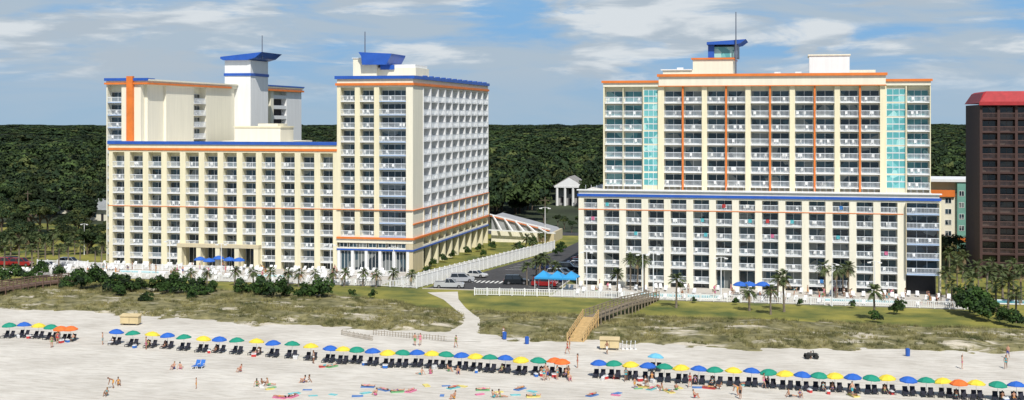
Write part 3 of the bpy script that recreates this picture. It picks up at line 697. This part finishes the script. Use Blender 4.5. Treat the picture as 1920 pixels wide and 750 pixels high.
# ------------------------------------------------------------ cars
tyre=M('tyre_rubber',(.02,.02,.02),.9,.1);rim=M('wheel_rim',(.4,.4,.42),.3,.05,metal=.8);cgl=M('car_glass',(.02,.025,.03),.08,.05)
hl=M('headlight_lens',(.7,.7,.68),.2,.02);tl=M('taillight_lens',(.45,.02,.02),.3,.02);blackp=M('black_trim',(.03,.03,.03),.6,.1)
WH=MB();WH.tube([(0,-.11,0),(0,.11,0)],[.34,.34],14,tyre);WH=WH.mesh('tyre');RM=MB();RM.tube([(0,-.125,0),(0,.125,0)],[.2,.2],10,rim);RM=RM.mesh('rim')
def car(kind,paint,lab):
    L_,w={'sedan':(4.6,.88),'suv':(4.8,.94),'pickup':(5.6,.97)}[kind]; h=L_/2
    hood={'sedan':.78,'suv':.98,'pickup':1.02}[kind]; roofz={'sedan':1.42,'suv':1.78,'pickup':1.82}[kind]
    B=MB(); prof=[(-h,.42),(-h+.1,.28),(h-.1,.28),(h,.42),(h-.02,hood-.18),(h-.25,hood-.05)]
    wx0,wx1={'sedan':(-1.55,1.15),'suv':(-2.2,1.25),'pickup':(-.75,1.35)}[kind]
    prof+=[(wx1,hood+.05),(wx0-.1,hood+.06),(-h+.12,hood+.02),(-h,hood-.15)]
    B.prism(prof,-w,w,paint,axis='y')
    rt=wx0+(.55 if kind=='sedan' else .2); rf=wx1-.75
    c=MB()
    zb=hood+.05
    c.hexa([(wx0,-w+.03,zb),(wx1,-w+.03,zb),(wx1,w-.03,zb),(wx0,w-.03,zb),(rt,-w+.17,roofz-.06),(rf,-w+.17,roofz-.06),(rf,w-.17,roofz-.06),(rt,w-.17,roofz-.06)],cgl)
    c.hexa([(rt-.04,-w+.14,roofz-.055),(rf+.04,-w+.14,roofz-.055),(rf+.04,w-.14,roofz-.055),(rt-.04,w-.14,roofz-.055),(rt+.05,-w+.25,roofz),(rf-.05,-w+.25,roofz),(rf-.05,w-.25,roofz),(rt+.05,w-.25,roofz)],paint)
    for t in (0,.45,1):
        xb=wx0+(wx1-wx0)*t; xt_=rt+(rf-rt)*t
        for s in (-1,1): c.beam((xb,s*(w-.03),zb),(xt_,s*(w-.16),roofz-.05),.08,.06,paint)
    if kind=='pickup':
        B.box(-h+.15,-.85,-w+.12,w-.12,hood+.03,hood+.1,blackp)
        B.box(-h+.1,-.8,-w+.003,-w+.1,hood+.05,hood+.22,paint);B.box(-h+.1,-.8,w-.1,w-.003,hood+.05,hood+.22,paint)
    B.box(h-.06,h+.08,-w+.05,w-.05,.35,.55,blackp if kind!='sedan' else paint);B.box(-h-.08,-h+.06,-w+.05,w-.05,.35,.55,blackp if kind!='sedan' else paint)
    hm=MB();hm.box(h-.04,h+.04,-.22,.22,-.07,.07,hl);hm=hm.mesh('headlight');tm=MB();tm.box(-h-.03,-h+.05,-.12,.12,-.12,.12,tl);tm=tm.mesh('taillight')
    parts=[('body',B.mesh('body'),-1,(0,0,0)),('cabin',c.mesh('cabin'),-1,(0,0,0))]
    for s in (-1,1):
        parts.append(('headlight',hm,-1,(0,s*(w-.3),hood-.22)));parts.append(('taillight',tm,-1,(0,s*(w-.16),hood-.25)))
    for x in (-h+.95,h-.9):
        for s in (-1,1):
            parts.append(('wheel',None,-1,(x,s*(w-.09),.34)));k=len(parts)-1
            parts.append(('tyre',WH,k,(0,0,0)));parts.append(('rim',RM,k,(0,0,0)))
    return ('parked_car' if kind!='pickup' else 'pickup_truck',None,parts,lab,'car' if kind!='pickup' else 'pickup truck')
def paint(n,c): return M(n,c,.25,.02,metal=.3)
pS=paint('silver_paint',(.55,.57,.6));pW=paint('car_white_paint',(.75,.75,.75));pK=paint('black_paint',(.02,.025,.03));pR=paint('red_paint',(.4,.03,.03));pB=paint('navy_paint',(.03,.05,.14));pG=paint('grey_paint',(.2,.21,.22))
cs={'ps':car('pickup',pS,'silver pickup truck parked on the asphalt'),'sw':car('sedan',pW,'white sedan parked in the lot'),'uk':car('suv',pK,'black sport utility vehicle parked by palms'),
 'ur':car('suv',pR,'dark red sport utility vehicle in the lot'),'sb':car('sedan',pB,'navy blue sedan parked in the lot'),'sg':car('sedan',pG,'grey sedan parked in the lot'),'us':car('suv',pS,'silver sport utility vehicle in the lot')}
def cr_(k,px,py,rz):
    x,y=G(px,py);spawn(cs[k],TR(x,y,.036,rz),group='cars parked by the hotels')
cr_('ps',842,540,.2);cr_('us',866,529,.25);cr_('sw',892,520,-.15);cr_('uk',968,533,.2)
for i,k in enumerate(['ur','sb','us','sg','uk','sw','sb','ur','sg','us','sw','uk']):
    spawn(cs[k],TR(-47.2,237.5+6*i+(i%3),.036,R(-.03,.03)+(math.pi if i%2 else 0)),group='cars parked by the hotels')
cr_('ur',12,498,.1);cr_('uk',25,496,.1);cr_('ur',40,499,.1);cr_('sb',1020,505,.2);cr_('sw',90,503,.1);cr_('us',132,498,.1)
# ------------------------------------------------------------ beach umbrellas and loungers
ucol={'blue':(.02,.12,.50),'green':(.01,.26,.17),'yellow':(.78,.60,.05),'orange':(.75,.16,.03),'aqua':(.15,.48,.68)}
def umb(cn,rad=1.05,hh=2.05):
    cm=M(cn+'_canvas',ucol[cn],.75,.08,2); p=MB();p.tube([(0,0,-.3),(0,0,hh+.15)],[.025,.02],6,railw)
    c=MB();n=8;top=(0,0,hh+.1)
    for i in range(n):
        a=6.2832*i/n;b=6.2832*(i+1)/n;am=(a+b)/2
        A=lambda t,r,z:(math.cos(t)*r,math.sin(t)*r,z)
        m1,m2=A(a,rad*.55,hh-.06),A(b,rad*.55,hh-.06);e1,e2=A(a,rad,hh-.38),A(b,rad,hh-.38);em=A(am,rad*.94,hh-.36)
        c.face([top,m1,m2],cm);c.face([m1,e1,em,e2,m2],cm)
        c.face([e1,A(a,rad*1.0,hh-.5),A(am,rad*.95,hh-.49),em],cm);c.face([em,A(am,rad*.95,hh-.49),A(b,rad,hh-.5),e2],cm)
    return ('beach_umbrella',None,[('pole',p.mesh('pole'),-1,(0,0,0)),('canopy',c.mesh('canopy'),-1,(0,0,0))],cn+' beach umbrella standing in pale sand','umbrella')
U={k:umb(k) for k in ucol}
def lounger(fr,cl,lab):
    m=MB();m.box(-.28,.28,-.75,.25,.30,.35,cl);m.hexa([(-.28,.25,.3),(.28,.25,.3),(.28,.31,.3),(-.28,.31,.3),(-.28,.62,.95),(.28,.62,.95),(.28,.68,.93),(-.28,.68,.93)],cl)
    for x in (-.3,.3):
        m.box(x-.03,x+.03,-.75,.35,.26,.3,fr);m.box(x-.03,x+.03,-.7,-.64,-.05,.26,fr);m.box(x-.03,x+.03,.3,.36,-.05,.5,fr);m.box(x-.035,x+.035,-.25,.4,.5,.54,fr)
    return ('lounge_chair',m.mesh('lounge_chair'),[],lab,'lounge chair')
navy=M('navy_fabric',(.018,.02,.035),.9,.1);lk=lounger(blackp,navy,'dark lounge chair under a beach umbrella');lw=lounger(white,white,'white lounge chair on the pool deck');lbz=lounger(white,M('blue_fabric',(.03,.15,.5),.8,.1),'blue lounge chair on the sand')
ul=[(18,607,'green'),(45,606,'blue'),(72,608,'yellow'),(96,610,'green'),(114,613,'orange'),(133,613,'orange')]
cy=['blue','green','yellow']
for i,(px,py) in enumerate(((217,619),(250,622),(284,624),(315,626),(346,629),(380,632),(411,633),(445,635),(480,637),(513,640),(547,642),(583,646),(618,650),(643,652),(669,652),(699,655),(728,658),(754,658),(782,658),(810,660),(835,661),(866,663),(892,665),(918,667),(947,668),(977,671),(1008,672))): 
    c=cy[i%3]
    if i>=13: c=['yellow','green','blue'][(i-13)%3]
    ul.append((px,py,c))
ul+=[(1040,673,'orange'),(1054,675,'orange'),(1228,665,'aqua')]
for i,(px,py) in enumerate(((1123,677),(1152,678),(1184,680),(1215,682),(1245,684),(1278,686),(1309,688),(1341,690),(1374,691),(1408,692),(1442,694),(1473,697),(1503,699),(1535,700),(1566,701),(1599,703),(1632,705),(1664,705),(1702,708),(1737,710),(1770,711))): ul.append((px,py,cy[i%3]))
ul+=[(1798,714,'orange'),(1830,715,'yellow'),(1870,717,'green'),(1906,718,'blue')]
for px,py,c in ul:
    x,y=G(px,py,1.95); rz=R(0,.8)
    t=Matrix.Rotation(R(-.08,.08),4,'X')@Matrix.Rotation(R(-.08,.08),4,'Y')
    spawn(U[c],TR(x,y,.0,rz)@t,group='umbrellas in a row on the beach')
    for s in (-.42,.42): spawn(lk,TR(x+s+R(-.05,.05)+.1,y-.45+R(-.1,.1),.0,R(-.12,.12)),group='lounge chairs under umbrellas')
for px,py in ((375,505),(392,508),(430,506),(448,507),(410,503),(1388,556),(1405,556),(1430,556)):
    x,y=G(px,py-0,.1);spawn(U['blue'],TR(x,y,.12,0,1.25),'blue parasol standing on the pool deck',group='parasols on the pool deck')
x,y=G(1042,548);pv=empty('pavilion','bright blue canvas pavilion with three peaks','pavilion',TR(x,y,.05))
B=MB();bc=M('bright_blue_canvas',(.03,.30,.62),.7,.08)
for i in range(4): 
    for yy in (0,3.6): A=MB();A.tube([(-3.9+i*2.6,yy,0),(-3.9+i*2.6,yy,2.6)],[.06,.06],6,white);mk('post',A,pv)
for i in range(3):
    x0=-3.95+i*2.6; T0=(x0+1.3,1.8,3.7)
    q=[(x0,-.2,2.6),(x0+2.6,-.2,2.6),(x0+2.6,3.8,2.6),(x0,3.8,2.6)]
    for j in range(4): B.face([q[j],q[(j+1)%4],T0],bc)
    for j in (0,2): B.face([q[j],q[(j+1)%4],(*q[(j+1)%4][:2],2.3),(*q[j][:2],2.3)],bc)
mk('canopy',B,pv)
# ------------------------------------------------------------ small items
def towel_mesh(c,n): 
    m=MB();mt=M(n,c,.95,.1,3)
    v=[[(-.8+.4*i,-.4+.4*j,R(.1,.14)) for i in range(5)] for j in range(3)]
    for i in range(4):
        for j in range(2): m.face([v[j][i],v[j][i+1],v[j+1][i+1],v[j+1][i]],mt)
    m.box(-.8,.8,-.4,.4,-.05,.095,mt)
    return m.mesh('beach_towel')
tw=[(towel_mesh(c,n+'_towel_cloth'),n) for n,c in (('pink',(.70,.22,.36)),('white',(.75,.75,.72)),('turquoise',(.2,.55,.58)),('yellow',(.72,.62,.2)),('red',(.50,.07,.07)),('blue',(.10,.22,.5)),('green',(.2,.45,.22)))]
skin=palette('skin',[(.48,.26,.17),(.40,.21,.13),(.54,.32,.22),(.28,.14,.08),(.46,.24,.15)],.6)
swim=palette('swimwear',[(.5,.03,.04),(.03,.05,.25),(.02,.02,.02),(.65,.12,.3),(.05,.35,.4),(.7,.7,.68),(.65,.3,.04),(.1,.3,.1)])
hairm=palette('hair',[(.03,.02,.012),(.08,.045,.02),(.22,.14,.06),(.02,.015,.01),(.14,.06,.03)])
def person(pose,woman):
    J={}
    def j(n,p,r): J[n]=(Vector(p),r)
    j('pelvis',(0,0,.94),.14);j('spine',(0,0,1.1),.12);j('chest',(0,-.01,1.3),.145);j('neck',(0,0,1.47),.06);j('head',(0,-.02,1.60),.095);j('crown',(0,0,1.68),.085);j('nose',(0,-.12,1.58),.016)
    E=[('pelvis','spine'),('spine','chest'),('chest','neck'),('neck','head'),('head','crown'),('head','nose')]
    for s,n in ((-1,'a'),(1,'b')):
        j('sh'+n,(s*.18,0,1.40),.065);j('el'+n,(s*.24,.02,1.13),.045);j('wr'+n,(s*.26,-.05,.89),.03);j('pa'+n,(s*.265,-.07,.82),.035)
        j('hip'+n,(s*.10,0,.88),.10);j('kn'+n,(s*.11,-.01,.49),.062);j('an'+n,(s*.11,.03,.09),.042);j('to'+n,(s*.12,-.13,.035),.035)
        E+=[('chest','sh'+n),('sh'+n,'el'+n),('el'+n,'wr'+n),('wr'+n,'pa'+n),('pelvis','hip'+n),('hip'+n,'kn'+n),('kn'+n,'an'+n),('an'+n,'to'+n)]
    def mv(n,p): J[n]=(Vector(p),J[n][1])
    if pose=='walk':
        mv('kna',(-.1,-.2,.52));mv('ana',(-.1,-.22,.1));mv('toa',(-.1,-.38,.05));mv('knb',(.1,.05,.49));mv('anb',(.1,.3,.16));mv('tob',(.1,.22,.04));mv('ela',(-.24,.12,1.15));mv('wra',(-.25,.1,.92));mv('paa',(-.25,.09,.85));mv('elb',(.24,-.08,1.15));mv('wrb',(.22,-.25,.98));mv('pab',(.21,-.31,.94))
    if pose=='wave':
        mv('elb',(.36,-.02,1.55));mv('wrb',(.3,-.08,1.78));mv('pab',(.28,-.09,1.85));mv('ela',(-.36,.06,1.18));mv('wra',(-.2,-.06,1.02));mv('paa',(-.15,-.1,1.0))
    if pose in('sit','sitknee'):
        dz=-.80
        for k in list(J): 
            if k[:2] not in('kn','an','to'): mv(k,J[k][0]+Vector((0,(J[k][0].z-.94)*.2,dz)))
        for s,n in ((-1,'a'),(1,'b')):
            if pose=='sit': mv('kn'+n,(s*.13,-.42,.18));mv('an'+n,(s*.14,-.82,.07));mv('to'+n,(s*.15,-.9,.17))
            else: mv('kn'+n,(s*.16,-.34,.46));mv('an'+n,(s*.15,-.48,.07));mv('to'+n,(s*.16,-.64,.04))
            mv('hip'+n,(s*.1,-.02,.12))
            if pose=='sit': mv('el'+n,(s*.28,.22,.32));mv('wr'+n,(s*.3,.34,.1));mv('pa'+n,(s*.3,.4,.05))
            else: mv('el'+n,(s*.25,-.15,.4));mv('wr'+n,(s*.14,-.36,.50));mv('pa'+n,(s*.1,-.42,.5))
    if pose=='bend':
        for k in list(J):
            p=J[k][0]
            if p.z>.95 and k[:2] not in('wr','pa','el') : 
                q=p-Vector((0,0,.94)); a=1.15; mv(k,(q.x,q.y*math.cos(a)-q.z*math.sin(a),.94+q.z*math.cos(a)+q.y*math.sin(a)*.3))
        for s,n in ((-1,'a'),(1,'b')): mv('el'+n,(s*.2,-.48,.85));mv('wr'+n,(s*.14,-.55,.6));mv('pa'+n,(s*.12,-.57,.53));mv('kn'+n,(s*.12,-.12,.5))
    for s,n in ((-1,'a'),(1,'b')):
        w=J['wr'+n][0];p=J['pa'+n][0];d=(p-w).normalized();sd=d.cross(Vector((s,0,0)) if abs(d.x)<.9 else Vector((0,1,0))).normalized()
        for k in range(4):
            b='f%d'%k+n; o=p+sd*(k-1.5)*.021
            J[b]=(o+d*.045,.009);J[b+'t']=(o+d*(.075+.01*(1.5-abs(k-1.5)))+Vector((0,-.012,0)),.008);E.append(('pa'+n,b));E.append((b,b+'t'))
        J['th'+n]=(w.lerp(p,.5)+sd*.045+d*.01,.010);J['tht'+n]=(w.lerp(p,.5)+sd*.06+d*.045,.009);E.append(('pa'+n,'th'+n));E.append(('th'+n,'tht'+n))
    names=list(J);me=bpy.data.meshes.new('p');me.from_pydata([J[k][0] for k in names],[(names.index(a),names.index(b)) for a,b in E],[])
    o=bpy.data.objects.new('p',me);COL.objects.link(o);md=o.modifiers.new('s','SKIN');
    for i,k in enumerate(names):
        r=J[k][1]*(.93 if woman else 1); sv=me.skin_vertices[0].data[i]; sv.radius=(r*(1.15 if k in('chest','pelvis','spine') else 1),r*(.8 if k in('chest','pelvis','spine') else 1)); sv.use_root=(k=='pelvis')
    md.use_smooth_shade=True; s2=o.modifiers.new('u','SUBSURF');s2.levels=1;s2.render_levels=1
    bpy.context.view_layer.update();dg=bpy.context.evaluated_depsgraph_get();bm=bpy.data.meshes.new_from_object(o.evaluated_get(dg));bpy.data.objects.remove(o)
    bm.materials.clear();bm.materials.append(skin);bm.materials.append(swim)
    keys=[(J[k][0],k) for k in names if k[0]!='f']
    for s,n in ((-1,'a'),(1,'b')): keys.append((J['hip'+n][0].lerp(J['kn'+n][0],.35),'hip'+n if not woman else 'x'))
    suit={'pelvis','hipa','hipb'}|({'chest'} if woman else set())
    for p in bm.polygons:
        c=p.center; k=min(keys,key=lambda t:(t[0]-c).length)[1]; p.material_index=1 if k in suit else 0
    hd=J['head'][0];cw=J['crown'][0];h=MB()
    c=hd.lerp(cw,.6)+Vector((0,.02,.01));h.ball(c,(.095,.105,.098),hairm)
    if woman: h.ball(hd+Vector((0,.075,-.06)),(.075,.05,.13),hairm)
    return ('person',bm,[('hair',h.mesh('hair',True),-1,(0,0,0))],'','person')
poses={}
for ps in ('stand','walk','wave','sit','sitknee','bend'):
    for w in (0,1): poses[(ps,w)]=person(ps,w)
PL={'stand':'person in swimwear standing on the sand','walk':'person in swimwear walking across the sand','wave':'person in swimwear standing with one arm raised','sit':'person in swimwear sitting on the sand leaning back','sitknee':'person in swimwear sitting with knees drawn up','bend':'person in swimwear bending over the sand','lie':'person in swimwear lying on a towel','prone':'person in swimwear lying face down on a towel'}
def per(px,py,ps,rz=None,z=.03,s=1.0,where=None,towel=False,xy=None):
    x,y=xy or G(px,py);rz=R(0,6.28) if rz is None else rz;w=random.randint(0,1)
    if ps in('lie','prone'):
        T=TR(x,y,z+.20,rz,s)@Matrix.Rotation((-1 if ps=='lie' else 1)*math.pi/2,4,'X')@Matrix.Translation((0,0,-.9)); tp=poses[('stand',w)]
    else: T=TR(x,y,z,rz,s);tp=poses[(ps,w)]
    spawn(tp,T,PL[ps].replace('the sand',where) if where else PL[ps],'person','people on the beach' if not where else 'people on the pool deck')
    if towel:
        me,n=random.choice(tw);spawn(('beach_towel',me,[],n+' towel spread on the sand','towel'),TR(x,y,0,rz+math.pi/2),group='towels on the beach')
for a in ((97,652,'stand'),(110,640,'walk'),(213,728,'bend'),(200,742,'sitknee'),(222,722,'sit'),(326,692,'sitknee'),(338,692,'sit'),(368,729,'stand',None,.03,.75),(451,697,'sitknee'),(482,724,'sit'),(492,724,'sitknee'),(503,723,'sit'),(570,718,'sitknee'),(578,717,'sit'),(855,652,'walk'),(944,634,'stand'),(778,648,'stand'),(788,648,'walk'),(1020,714,'stand'),(1027,713,'walk'),(1045,712,'stand'),(1066,712,'wave'),(1064,664,'walk'),(1068,655,'stand'),(1083,690,'stand',None,.03,1.05),(1520,672,'sitknee'),(1804,692,'wave'),(1886,692,'walk'),(1890,672,'walk'),(1384,742,'bend'),(1388,748,'stand'),(1480,744,'sit'),(852,748,'sitknee'),(705,742,'sitknee'),(790,703,'sit'),(807,702,'sitknee'),(925,746,'sitknee'),(938,745,'sit'),(1302,746,'sitknee'),(1138,664,'walk'),(1190,728,'stand',None,.03,.7),(1243,733,'sit'),(1268,732,'sitknee'),(1440,722,'stand'),(1500,745,'sitknee')):
    per(*a)
for px,py in ((610,688),(622,688),(525,746),(548,744),(1205,726),(1222,730),(1235,728),(1255,735),(720,732),(745,735),(770,734),(850,728),(905,732),(975,730),(1000,744),(1110,742),(1330,728),(1400,722),(1600,742),(1150,708),(690,726)):
    per(px,py,random.choice(['lie','prone','lie']),R(-.6,.6)+random.choice([0,math.pi/2]),.03,1,None,True)
for i in range(24):
    px=random.choice([R(600,1000),R(600,1200),R(1080,1500),R(480,620)]);py=R(722,747)
    x,y=G(px,py);me,n=random.choice(tw);spawn(('beach_towel',me,[],n+' towel spread on the sand','towel'),TR(x,y,0,R(0,3),R(.6,.9)),group='towels on the beach')
for px,py,c in ul:
    if random.random()<.45:
        x,y=G(px,py,1.95); per(0,0,'sit',R(-.2,.2),.2,.95,xy=(x+random.choice([-.32,.52]),y-.35))
    if random.random()<.22: 
        x,y=G(px,py,1.95); per(0,0,random.choice(['stand','walk','sitknee']),None,xy=(x+R(-2,2),y-R(1,3)))
def cooler(c,n):
    m=MB();mt=M(n+'_plastic',c,.5,.05);m.box(-.3,.3,-.18,.18,0,.32,mt);m.box(-.31,.31,-.19,.19,.323,.4,white);m.beam((-.3,0,.4),(-.3,0,.5),.03,.05,white);m.beam((.3,0,.4),(.3,0,.5),.03,.05,white);m.beam((-.3,0,.5),(.3,0,.5),.03,.04,white)
    return ('cooler_box',m.mesh('cooler_box'),[],n+' cooler box with white lid on sand','cooler')
co=[cooler((.5,.04,.04),'red'),cooler((.03,.15,.5),'blue'),cooler((.6,.6,.6),'pale')]
for i in range(26):
    px,py,c=random.choice(ul);x,y=G(px,py,1.95);spawn(random.choice(co),TR(x+R(-1.5,1.5),y-R(.8,2),.02,R(0,3)),group='cooler boxes on the beach')
for px,py in ((368,690),(378,690)): x,y=G(px,py);spawn(lbz,TR(x,y,.02,R(-.5,.5)),group='blue chairs on the sand')
boxm=M('tan_plywood',(.62,.50,.28),.8,.1)
for px,py,w in ((245,609,2.9),(1143,655,2.6)):
    x,y=G(px,py);m=MB();m.box(-w/2,w/2,-.6,.6,.25,1.35,boxm);m.hexa([(-w/2-.1,-.75,1.353),(w/2+.1,-.75,1.353),(w/2+.1,.7,1.353),(-w/2-.1,.7,1.353),(-w/2-.1,-.75,1.43),(w/2+.1,-.75,1.43),(w/2+.1,.7,1.65),(-w/2-.1,.7,1.65)],boxm)
    for xx in (-w/2+.3,w/2-.3): m.box(xx-.12,xx+.12,-.5,.5,0,.25,wood)
    m.box(-.02,.02,-.62,-.6,.3,1.3,wood)
    mk('storage_box',m,None,TR(x,y,.02,.1),label='tan plywood rental storage box on the sand',category='storage box',group='storage boxes')
for i in range(4):
    x,y=G(1170+i*8,655);m=MB()
    for k in range(5): m.beam((-.3,-.3+.15*k,.05),(-.3+.1,-.3+.15*k,1.1),.05,.05,white)
    m.box(-.32,.0,-.35,.35,.0,.06,white);m.box(-.25,-.15,-.35,.35,1.05,1.12,white);m.box(-.3,-.2,-.35,.35,.5,.56,white)
    mk('stacked_chair_frame',m,None,TR(x,y,.02,R(-.3,.3)),label='white folded chair frame standing on the sand',category='chair frame',group='folded chair frames')
bm_=M('blue_barrel_plastic',(.02,.10,.42),.5,.1)
for px,py in ((988,645),(1702,668),(946,636)):
    x,y=G(px,py);m=MB();m.tube([(0,0,0),(0,0,.05),(0,0,.9),(0,0,.95)],[.27,.29,.31,.33],12,bm_);m.tube([(0,0,.951),(0,0,1.05)],[.3,.15],12,bm_)
    mk('trash_barrel',m,None,TR(x,y,.03),label='blue trash barrel with domed lid on sand',category='trash barrel',group='trash barrels')
for a,b in (((640,628),(700,640)),((700,628),(838,640))):
    p0,p1=G(*a),G(*b); m=MB();n=26
    for i in range(n):
        t=i/n;x=p0[0]+(p1[0]-p0[0])*t;y=p0[1]+(p1[1]-p0[1])*t; m.box(x-.035,x+.035,y-.02,y+.02,-.1,.75+.1*math.sin(i*2),wood)
    for z in (.3,.65): m.beam((*p0,z),(*p1,z),.03,.04,wood)
    mk('sand_fence',m,None,label='weathered slatted sand fence at the dune foot',category='fence',group='sand fences')
x,y=G(1521,673);q=empty('quad_bike','dark all-terrain quad bike parked on the sand','quad bike',TR(x,y,.05,.3));B=MB()
B.box(-.7,.7,-.25,.25,.4,.62,blackp);B.hexa([(-.5,-.2,.62),(.1,-.2,.62),(.1,.2,.62),(-.5,.2,.62),(-.45,-.15,.82),(.05,-.15,.78),(.05,.15,.78),(-.45,.15,.82)],blackp);B.beam((.35,0,.6),(.25,0,1.05),.08,.08,blackp);B.beam((.25,-.35,1.05),(.25,.35,1.05),.04,.04,blackp)
for xx in (-.55,.55): B.box(xx-.3,xx+.3,-.5,.5,.6,.66,blackp)
mk('body',B,q)
for xx in (-.6,.6):
    for s in (-1,1): o=mk('wheel',WH,q);o.location=(xx,s*.45,.3);o.scale=(.85,1,.85)
# ------------------------------------------------------------ deck loungers, people, balcony chairs
for X0_,X1_,Y0_,Y1_,n in ((-158,-80,231.5,250,220),(-42,28,225,238,75)):
    for k in range(n):
        row=random.randint(0,5); x=X0_+(X1_-X0_)*((k*7919)%n)/n+R(-.3,.3);y=Y0_+(Y1_-Y0_)*row/5.0+R(-.2,.2)
        if any(a-1<x<b+1 and c-1.5<y<d+1.2 for a,b,c,d in POOLS): continue
        spawn(lw,TR(x,y,.12,R(-.25,.25)),group='white lounge chairs on the pool decks')
for k in range(84):
    if k<40: x,y=R(-150,-82),R(231.5,248)
    else: x,y=R(-5,27) if k%3 else R(-40,0),R(224.6,238)
    per(0,0,random.choice(['stand','walk','wave','stand','sitknee','bend']),None,.12,1,'the pool deck',xy=(x,y))
cm=MB();cm.box(-.24,.24,-.24,.22,.40,.44,white);cm.box(-.24,.24,.2,.24,.44,.95,white)
for x in (-.22,.22):
    for y in (-.22,.2): cm.box(x-.02,x+.02,y-.02,y+.02,0,.4,white)
    cm.box(x-.03,x+.03,-.22,.2,.6,.64,white)
cme=cm.mesh('balcony_chair'); random.shuffle(chair_spots)
for T in chair_spots[:298]:
    mk('balcony_chair',cme,None,T,label='white plastic chair standing on a hotel balcony',category='chair',group='balcony chairs')
rest=MB()
for T in chair_spots[298:]: rest.add(cm,T)
mk('balcony_chair',rest,None,kind='stuff',label='more white plastic chairs on hotel balconies',category='chair')
rs=[t for t in rail_spots if t[0].translation.x>-60 and t[0].translation.z<17]
hung=[]
for n,c in (('pink',(.55,.14,.26)),('white',(.75,.75,.73)),('turquoise',(.1,.45,.5)),('white',(.7,.72,.75)),('red',(.45,.05,.05)),('blue',(.05,.2,.5)),('turquoise',(.12,.42,.6))):
    m=MB();mt=M(n+' towel',c,.95,.15,3);m.box(-.3,.3,-.10,-.065,.5,1.13,mt);m.box(-.3,.3,.005,.03,.6,1.13,mt);m.box(-.3,.3,-.10,.03,1.133,1.15,mt);hung.append((m.mesh('hanging_towel'),n))
for T,w in random.sample(rs,14)+random.sample(rail_spots,4):
    me,n=random.choice(hung);mk('hanging_towel',me,None,T@Matrix.Translation((R(-w/2+.5,w/2-.5),0,0)),label=n+' towel draped over a balcony railing',category='towel',group='towels on balcony railings')
# ------------------------------------------------------------ world, sun, camera
w=bpy.data.worlds.new('World');SC.world=w;w.use_nodes=True;nt=w.node_tree;N=nt.nodes;L=nt.links;bg=N['Background'];bg.inputs[1].default_value=.1
SE=math.radians(50);saz=(0.42,-0.9)
sky=N.new('ShaderNodeTexSky');sky.sky_type='NISHITA';sky.sun_disc=False;sky.sun_elevation=SE;sky.sun_rotation=math.atan2(saz[0],saz[1]);sky.dust_density=.8
tc=N.new('ShaderNodeTexCoord');sp=N.new('ShaderNodeSeparateXYZ');L.new(tc.outputs['Generated'],sp.inputs[0])
def cloud(scale,seed,lo,hi,det=9,ro=.55,dist=.4):
    mp=N.new('ShaderNodeMapping');mp.inputs['Scale'].default_value=scale;mp.inputs['Location'].default_value=seed;L.new(tc.outputs['Generated'],mp.inputs[0])
    n=N.new('ShaderNodeTexNoise');n.inputs['Scale'].default_value=1;n.inputs['Detail'].default_value=det;n.inputs['Roughness'].default_value=ro;n.inputs['Distortion'].default_value=dist;L.new(mp.outputs[0],n.inputs['Vector'])
    mr=N.new('ShaderNodeMapRange');mr.interpolation_type='SMOOTHSTEP';mr.inputs['From Min'].default_value=lo;mr.inputs['From Max'].default_value=hi;L.new(n.outputs['Fac'],mr.inputs[0]);return mr.outputs[0]
def mix(f,a,b):
    m=N.new('ShaderNodeMixRGB')
    for s,v in ((m.inputs[0],f),(m.inputs[1],a),(m.inputs[2],b)):
        if isinstance(v,(tuple,float,int)): s.default_value=v if not isinstance(v,tuple) else (*v,1)
        else: L.new(v,s)
    return m.outputs[0]
def rng(src,a,b):
    mr=N.new('ShaderNodeMapRange');mr.interpolation_type='SMOOTHSTEP';mr.inputs['From Min'].default_value=a;mr.inputs['From Max'].default_value=b;L.new(src,mr.inputs[0]);return mr.outputs[0]
z=sp.outputs['Z']
base=mix(rng(z,0,.07),(3.4,4.9,6.4),(2.3,4.5,7.3))
grey=mix(cloud((6,6,32),(3,1,2),.40,.60),base,(4.2,5.2,6.2))
shade=mix(cloud((10,10,55),(1,4,8),.42,.58),(4.4,5.2,6.0),(6.9,7.4,7.8))
wh=mix(cloud((7,7,36),(7.3,4,5),.46,.58,11,.58,.35),grey,shade)
hi=mix(rng(z,.004,.04),mix(.4,base,grey),wh)
L.new(mix(rng(z,.15,.45),hi,sky.outputs[0]),bg.inputs[0])
sl=bpy.data.lights.new('sun','SUN');sl.energy=4.6;sl.angle=math.radians(.55);sl.color=(1,.95,.87);so=bpy.data.objects.new('sun',sl);COL.objects.link(so)
dv=Vector((saz[0],saz[1],0)).normalized()*math.cos(SE)+Vector((0,0,math.sin(SE)));so.rotation_euler=dv.to_track_quat('Z','Y').to_euler();so.location=(0,100,150)
cd=bpy.data.cameras.new('camera');cam=bpy.data.objects.new('camera',cd);COL.objects.link(cam);cam.location=(0,0,H);cam.rotation_euler=(math.pi/2,0,TH)
cd.sensor_width=36;cd.lens=36*F/1920;cd.shift_y=-(375-HZ)/1920;cd.clip_start=1;cd.clip_end=12000;SC.camera=cam
SC.view_settings.view_transform='Standard';SC.view_settings.look='None';SC.view_settings.exposure=0
